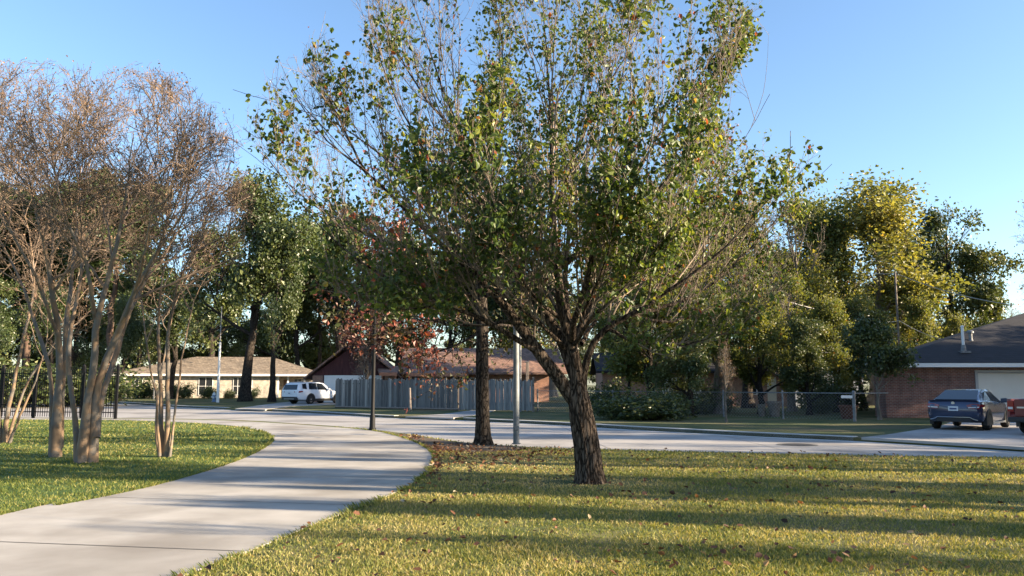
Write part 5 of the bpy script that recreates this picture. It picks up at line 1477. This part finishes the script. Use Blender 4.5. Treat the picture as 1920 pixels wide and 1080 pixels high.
soil_poly = [tuple(gr(u, v)[:2]) for u, v in soil_px]
def lawn_grass(name, label, poly, N, y0, y1, seed, green, hgt, hole=None, brown=None):
    rg = np.random.default_rng(seed)
    u = rg.random(N); q = 1.15
    Y = (y0 ** (1 - q) + u * (y1 ** (1 - q) - y0 ** (1 - q))) ** (1 / (1 - q))      # denser near the camera
    X = (rg.random(N) * 2 - 1) * (.72 * Y + .8)
    k = in_poly(X, Y, poly)
    for h in (hole or []): k &= ~in_poly(X, Y, h)
    X, Y = X[k], Y[k]
    cl = vnoise(X, Y, .9, seed + 1) * .55 + vnoise(X, Y, 3.1, seed + 2) * .45
    bare = np.zeros(len(X))
    if brown is not None:
        for bx, by, rx, ry in brown: bare = np.maximum(bare, np.exp(-((X - bx) / rx) ** 2 - ((Y - by) / ry) ** 2))
    k = rg.random(len(X)) < np.clip(.35 + cl * 1.1, 0, 1) * (1 - .62 * bare); X, Y, cl, bare = X[k], Y[k], cl[k], bare[k]
    n = len(X); far = np.clip(Y / 9, 1, 3.2)
    h = hgt * rg.uniform(.5, 1.3, n) * (.7 + .6 * cl) * (1 - .35 * bare) * far ** .25; w = .0048 * rg.uniform(.7, 1.4, n) * far
    a = rg.random(n) * 6.283; l = rg.normal(0, .55, (n, 2)) * h[:, None]
    V = np.empty((n, 4, 3)); c, s = np.cos(a) * w, np.sin(a) * w; z0 = .002
    V[:, 0] = np.stack([X - c, Y - s, np.full(n, z0)], 1); V[:, 1] = np.stack([X + c, Y + s, np.full(n, z0)], 1)
    V[:, 2] = np.stack([X + l[:, 0] * .5 + c * .7, Y + l[:, 1] * .5 + s * .7, h * .62], 1)
    V[:, 3] = np.stack([X + l[:, 0], Y + l[:, 1], h], 1)
    F = np.arange(4 * n).reshape(n, 4)
    tone = np.clip(green[0] + green[1] * (vnoise(X, Y, .55, seed + 5) * .5 + vnoise(X, Y, 2.2, seed + 6) * .5) + rg.normal(0, .17, n) + .45 * bare, 0, 1)
    o = np_mesh(name, [(V.reshape(-1, 3), F, np.repeat(tone, 4), 0, False)], [M['grass']])
    tag(o, label, 'grass', kind='stuff'); return n

ltree = gr(1105, 905); lsoil = gr(880, 868)
n1 = lawn_grass('lawn_grass', 'mown grass with straw coloured patches right of the path', lawn_outline, 330000, 5.6, 26, 3, (.33, .55), .034, [path_poly, left_poly, soil_poly], [(lsoil.x, lsoil.y, 2.3, 1.6), (ltree.x, ltree.y, .8, .6)])
n2 = lawn_grass('lawn_grass', 'green mown grass left of the path', left_poly, 260000, 7, 37, 9, (.22, .48), .036, [path_poly])

def edge_grass(lines, seed):
    """Longer blades leaning over the path's edges."""
    rg = np.random.default_rng(seed); P = []; Nn = []
    for line, sd in lines:
        L_ = np.array([p[:2] for p in line]); d = np.diff(L_, axis=0); ln = np.linalg.norm(d, axis=1)
        for i in range(len(d)):
            if L_[i, 1] < 4 or L_[i, 1] > 30 or L_[i, 0] < -22: continue
            k = int(ln[i] * 260 * min(1, 9 / L_[i, 1])); t = rg.random((k, 1)); nrm = np.array([-d[i, 1], d[i, 0]]) / ln[i] * sd
            q = L_[i] + d[i] * t - nrm * np.abs(rg.normal(0, .05, (k, 1))) + nrm * .01; P.append(q); Nn.append(np.repeat(nrm[None], k, 0))
    P = np.concatenate(P); Nn = np.concatenate(Nn); n = len(P); far = np.clip(P[:, 1] / 9, 1, 2.5)
    cl = vnoise(P[:, 0], P[:, 1], 2.5, 7); k = rg.random(n) < .25 + cl; P, Nn, far, cl = P[k], Nn[k], far[k], cl[k]; n = len(P)
    h = rg.uniform(.03, .08, n) * (.5 + cl); w = .005 * far; a = rg.random(n) * 6.283; l = (Nn * rg.uniform(.0, .9, (n, 1)) + rg.normal(0, .4, (n, 2))) * h[:, None]
    c, s = np.cos(a) * w, np.sin(a) * w; V = np.empty((n, 4, 3))
    V[:, 0] = np.stack([P[:, 0] - c, P[:, 1] - s, np.full(n, .002)], 1); V[:, 1] = np.stack([P[:, 0] + c, P[:, 1] + s, np.full(n, .002)], 1)
    V[:, 2] = np.stack([P[:, 0] + l[:, 0] * .5 + c * .7, P[:, 1] + l[:, 1] * .5 + s * .7, h * .65], 1); V[:, 3] = np.stack([P[:, 0] + l[:, 0], P[:, 1] + l[:, 1], h], 1)
    o = np_mesh('edge_grass', [(V.reshape(-1, 3), np.arange(4 * n).reshape(n, 4), np.repeat(np.clip(rg.normal(.4, .2, n), 0, 1), 4), 0, False)], [M['grass']])
    tag(o, 'longer grass leaning over the edges of the path', 'grass', kind='stuff')
edge_grass([(PR, 1), (PL, -1)], 17)

def fallen(name, label, pts, size, seed, zb=.02):
    rg = np.random.default_rng(seed); C = np.array([(x, y, z + zb) for x, y, z in pts]); n = len(C)
    sz = size * rg.uniform(.6, 1.35, n)[:, None]; a = rg.random(n) * 6.283
    ax = np.stack([np.cos(a), np.sin(a), rg.normal(0, .35, n)], 1); ax = unit(ax); s = unit(np.cross(ax, np.array([0, 0, 1.]) + rg.normal(0, .35, (n, 3)))); up = np.cross(s, ax)
    up *= np.sign(up[:, 2:3] + 1e-6); f = rg.uniform(.05, .4, n)[:, None]
    V = np.stack([C, C + ax * sz * .25 + s * sz * .36 + up * sz * f, C + ax * sz * .7 + s * sz * .28 + up * sz * f, C + ax * sz + up * sz * .15, C + ax * sz * .7 - s * sz * .28 + up * sz * f * .7, C + ax * sz * .25 - s * sz * .36 + up * sz * f * .7], 1)
    i = np.arange(n)[:, None] * 6; F = np.concatenate([i + [0, 1, 2, 3], i + [0, 3, 4, 5]])
    o = np_mesh(name, [(V.reshape(-1, 3), F, np.repeat(np.clip(rg.normal(.42, .28, n), 0, 1), 6), 0, False)], [M['litter']])
    tag(o, label, 'leaves', kind='stuff')
rg = np.random.default_rng(8); pts = []
X = rg.uniform(-5, 14, 7000); Y = 6 + 14 * rg.random(7000) ** 1.2
k = in_poly(X, Y, lawn_outline) & ~in_poly(X, Y, path_poly) & ~in_poly(X, Y, left_poly) & (rg.random(7000) < .08 + .75 * vnoise(X, Y, .8, 4) ** 3)
pts += [(x, y, .028) for x, y in zip(X[k], Y[k])]
fallen('fallen_leaves', 'brown fallen leaves scattered over the lawn', pts, .068, 1)
pts = []
for u, v, su, sv, n in [(816, 868, 5, 14, 170), (806, 846, 14, 6, 160), (850, 842, 40, 6, 260), (900, 862, 70, 12, 260), (990, 850, 60, 6, 160), (770, 822, 14, 4, 120)]:
    for _ in range(n):
        p = gr(u + rg.normal(0, su), v + rg.normal(0, sv))
        if in_poly(np.array([p.x]), np.array([p.y]), lawn_outline)[0] and not in_poly(np.array([p.x]), np.array([p.y]), path_poly)[0]: pts.append((p.x, p.y, .012))
fallen('leaf_litter', 'dry leaf litter heaped along the curved edge of the path', pts, .075, 2)
print('LEAVES', NL, 'GRASS', n1, n2, 'OBJ', len(bpy.data.objects))
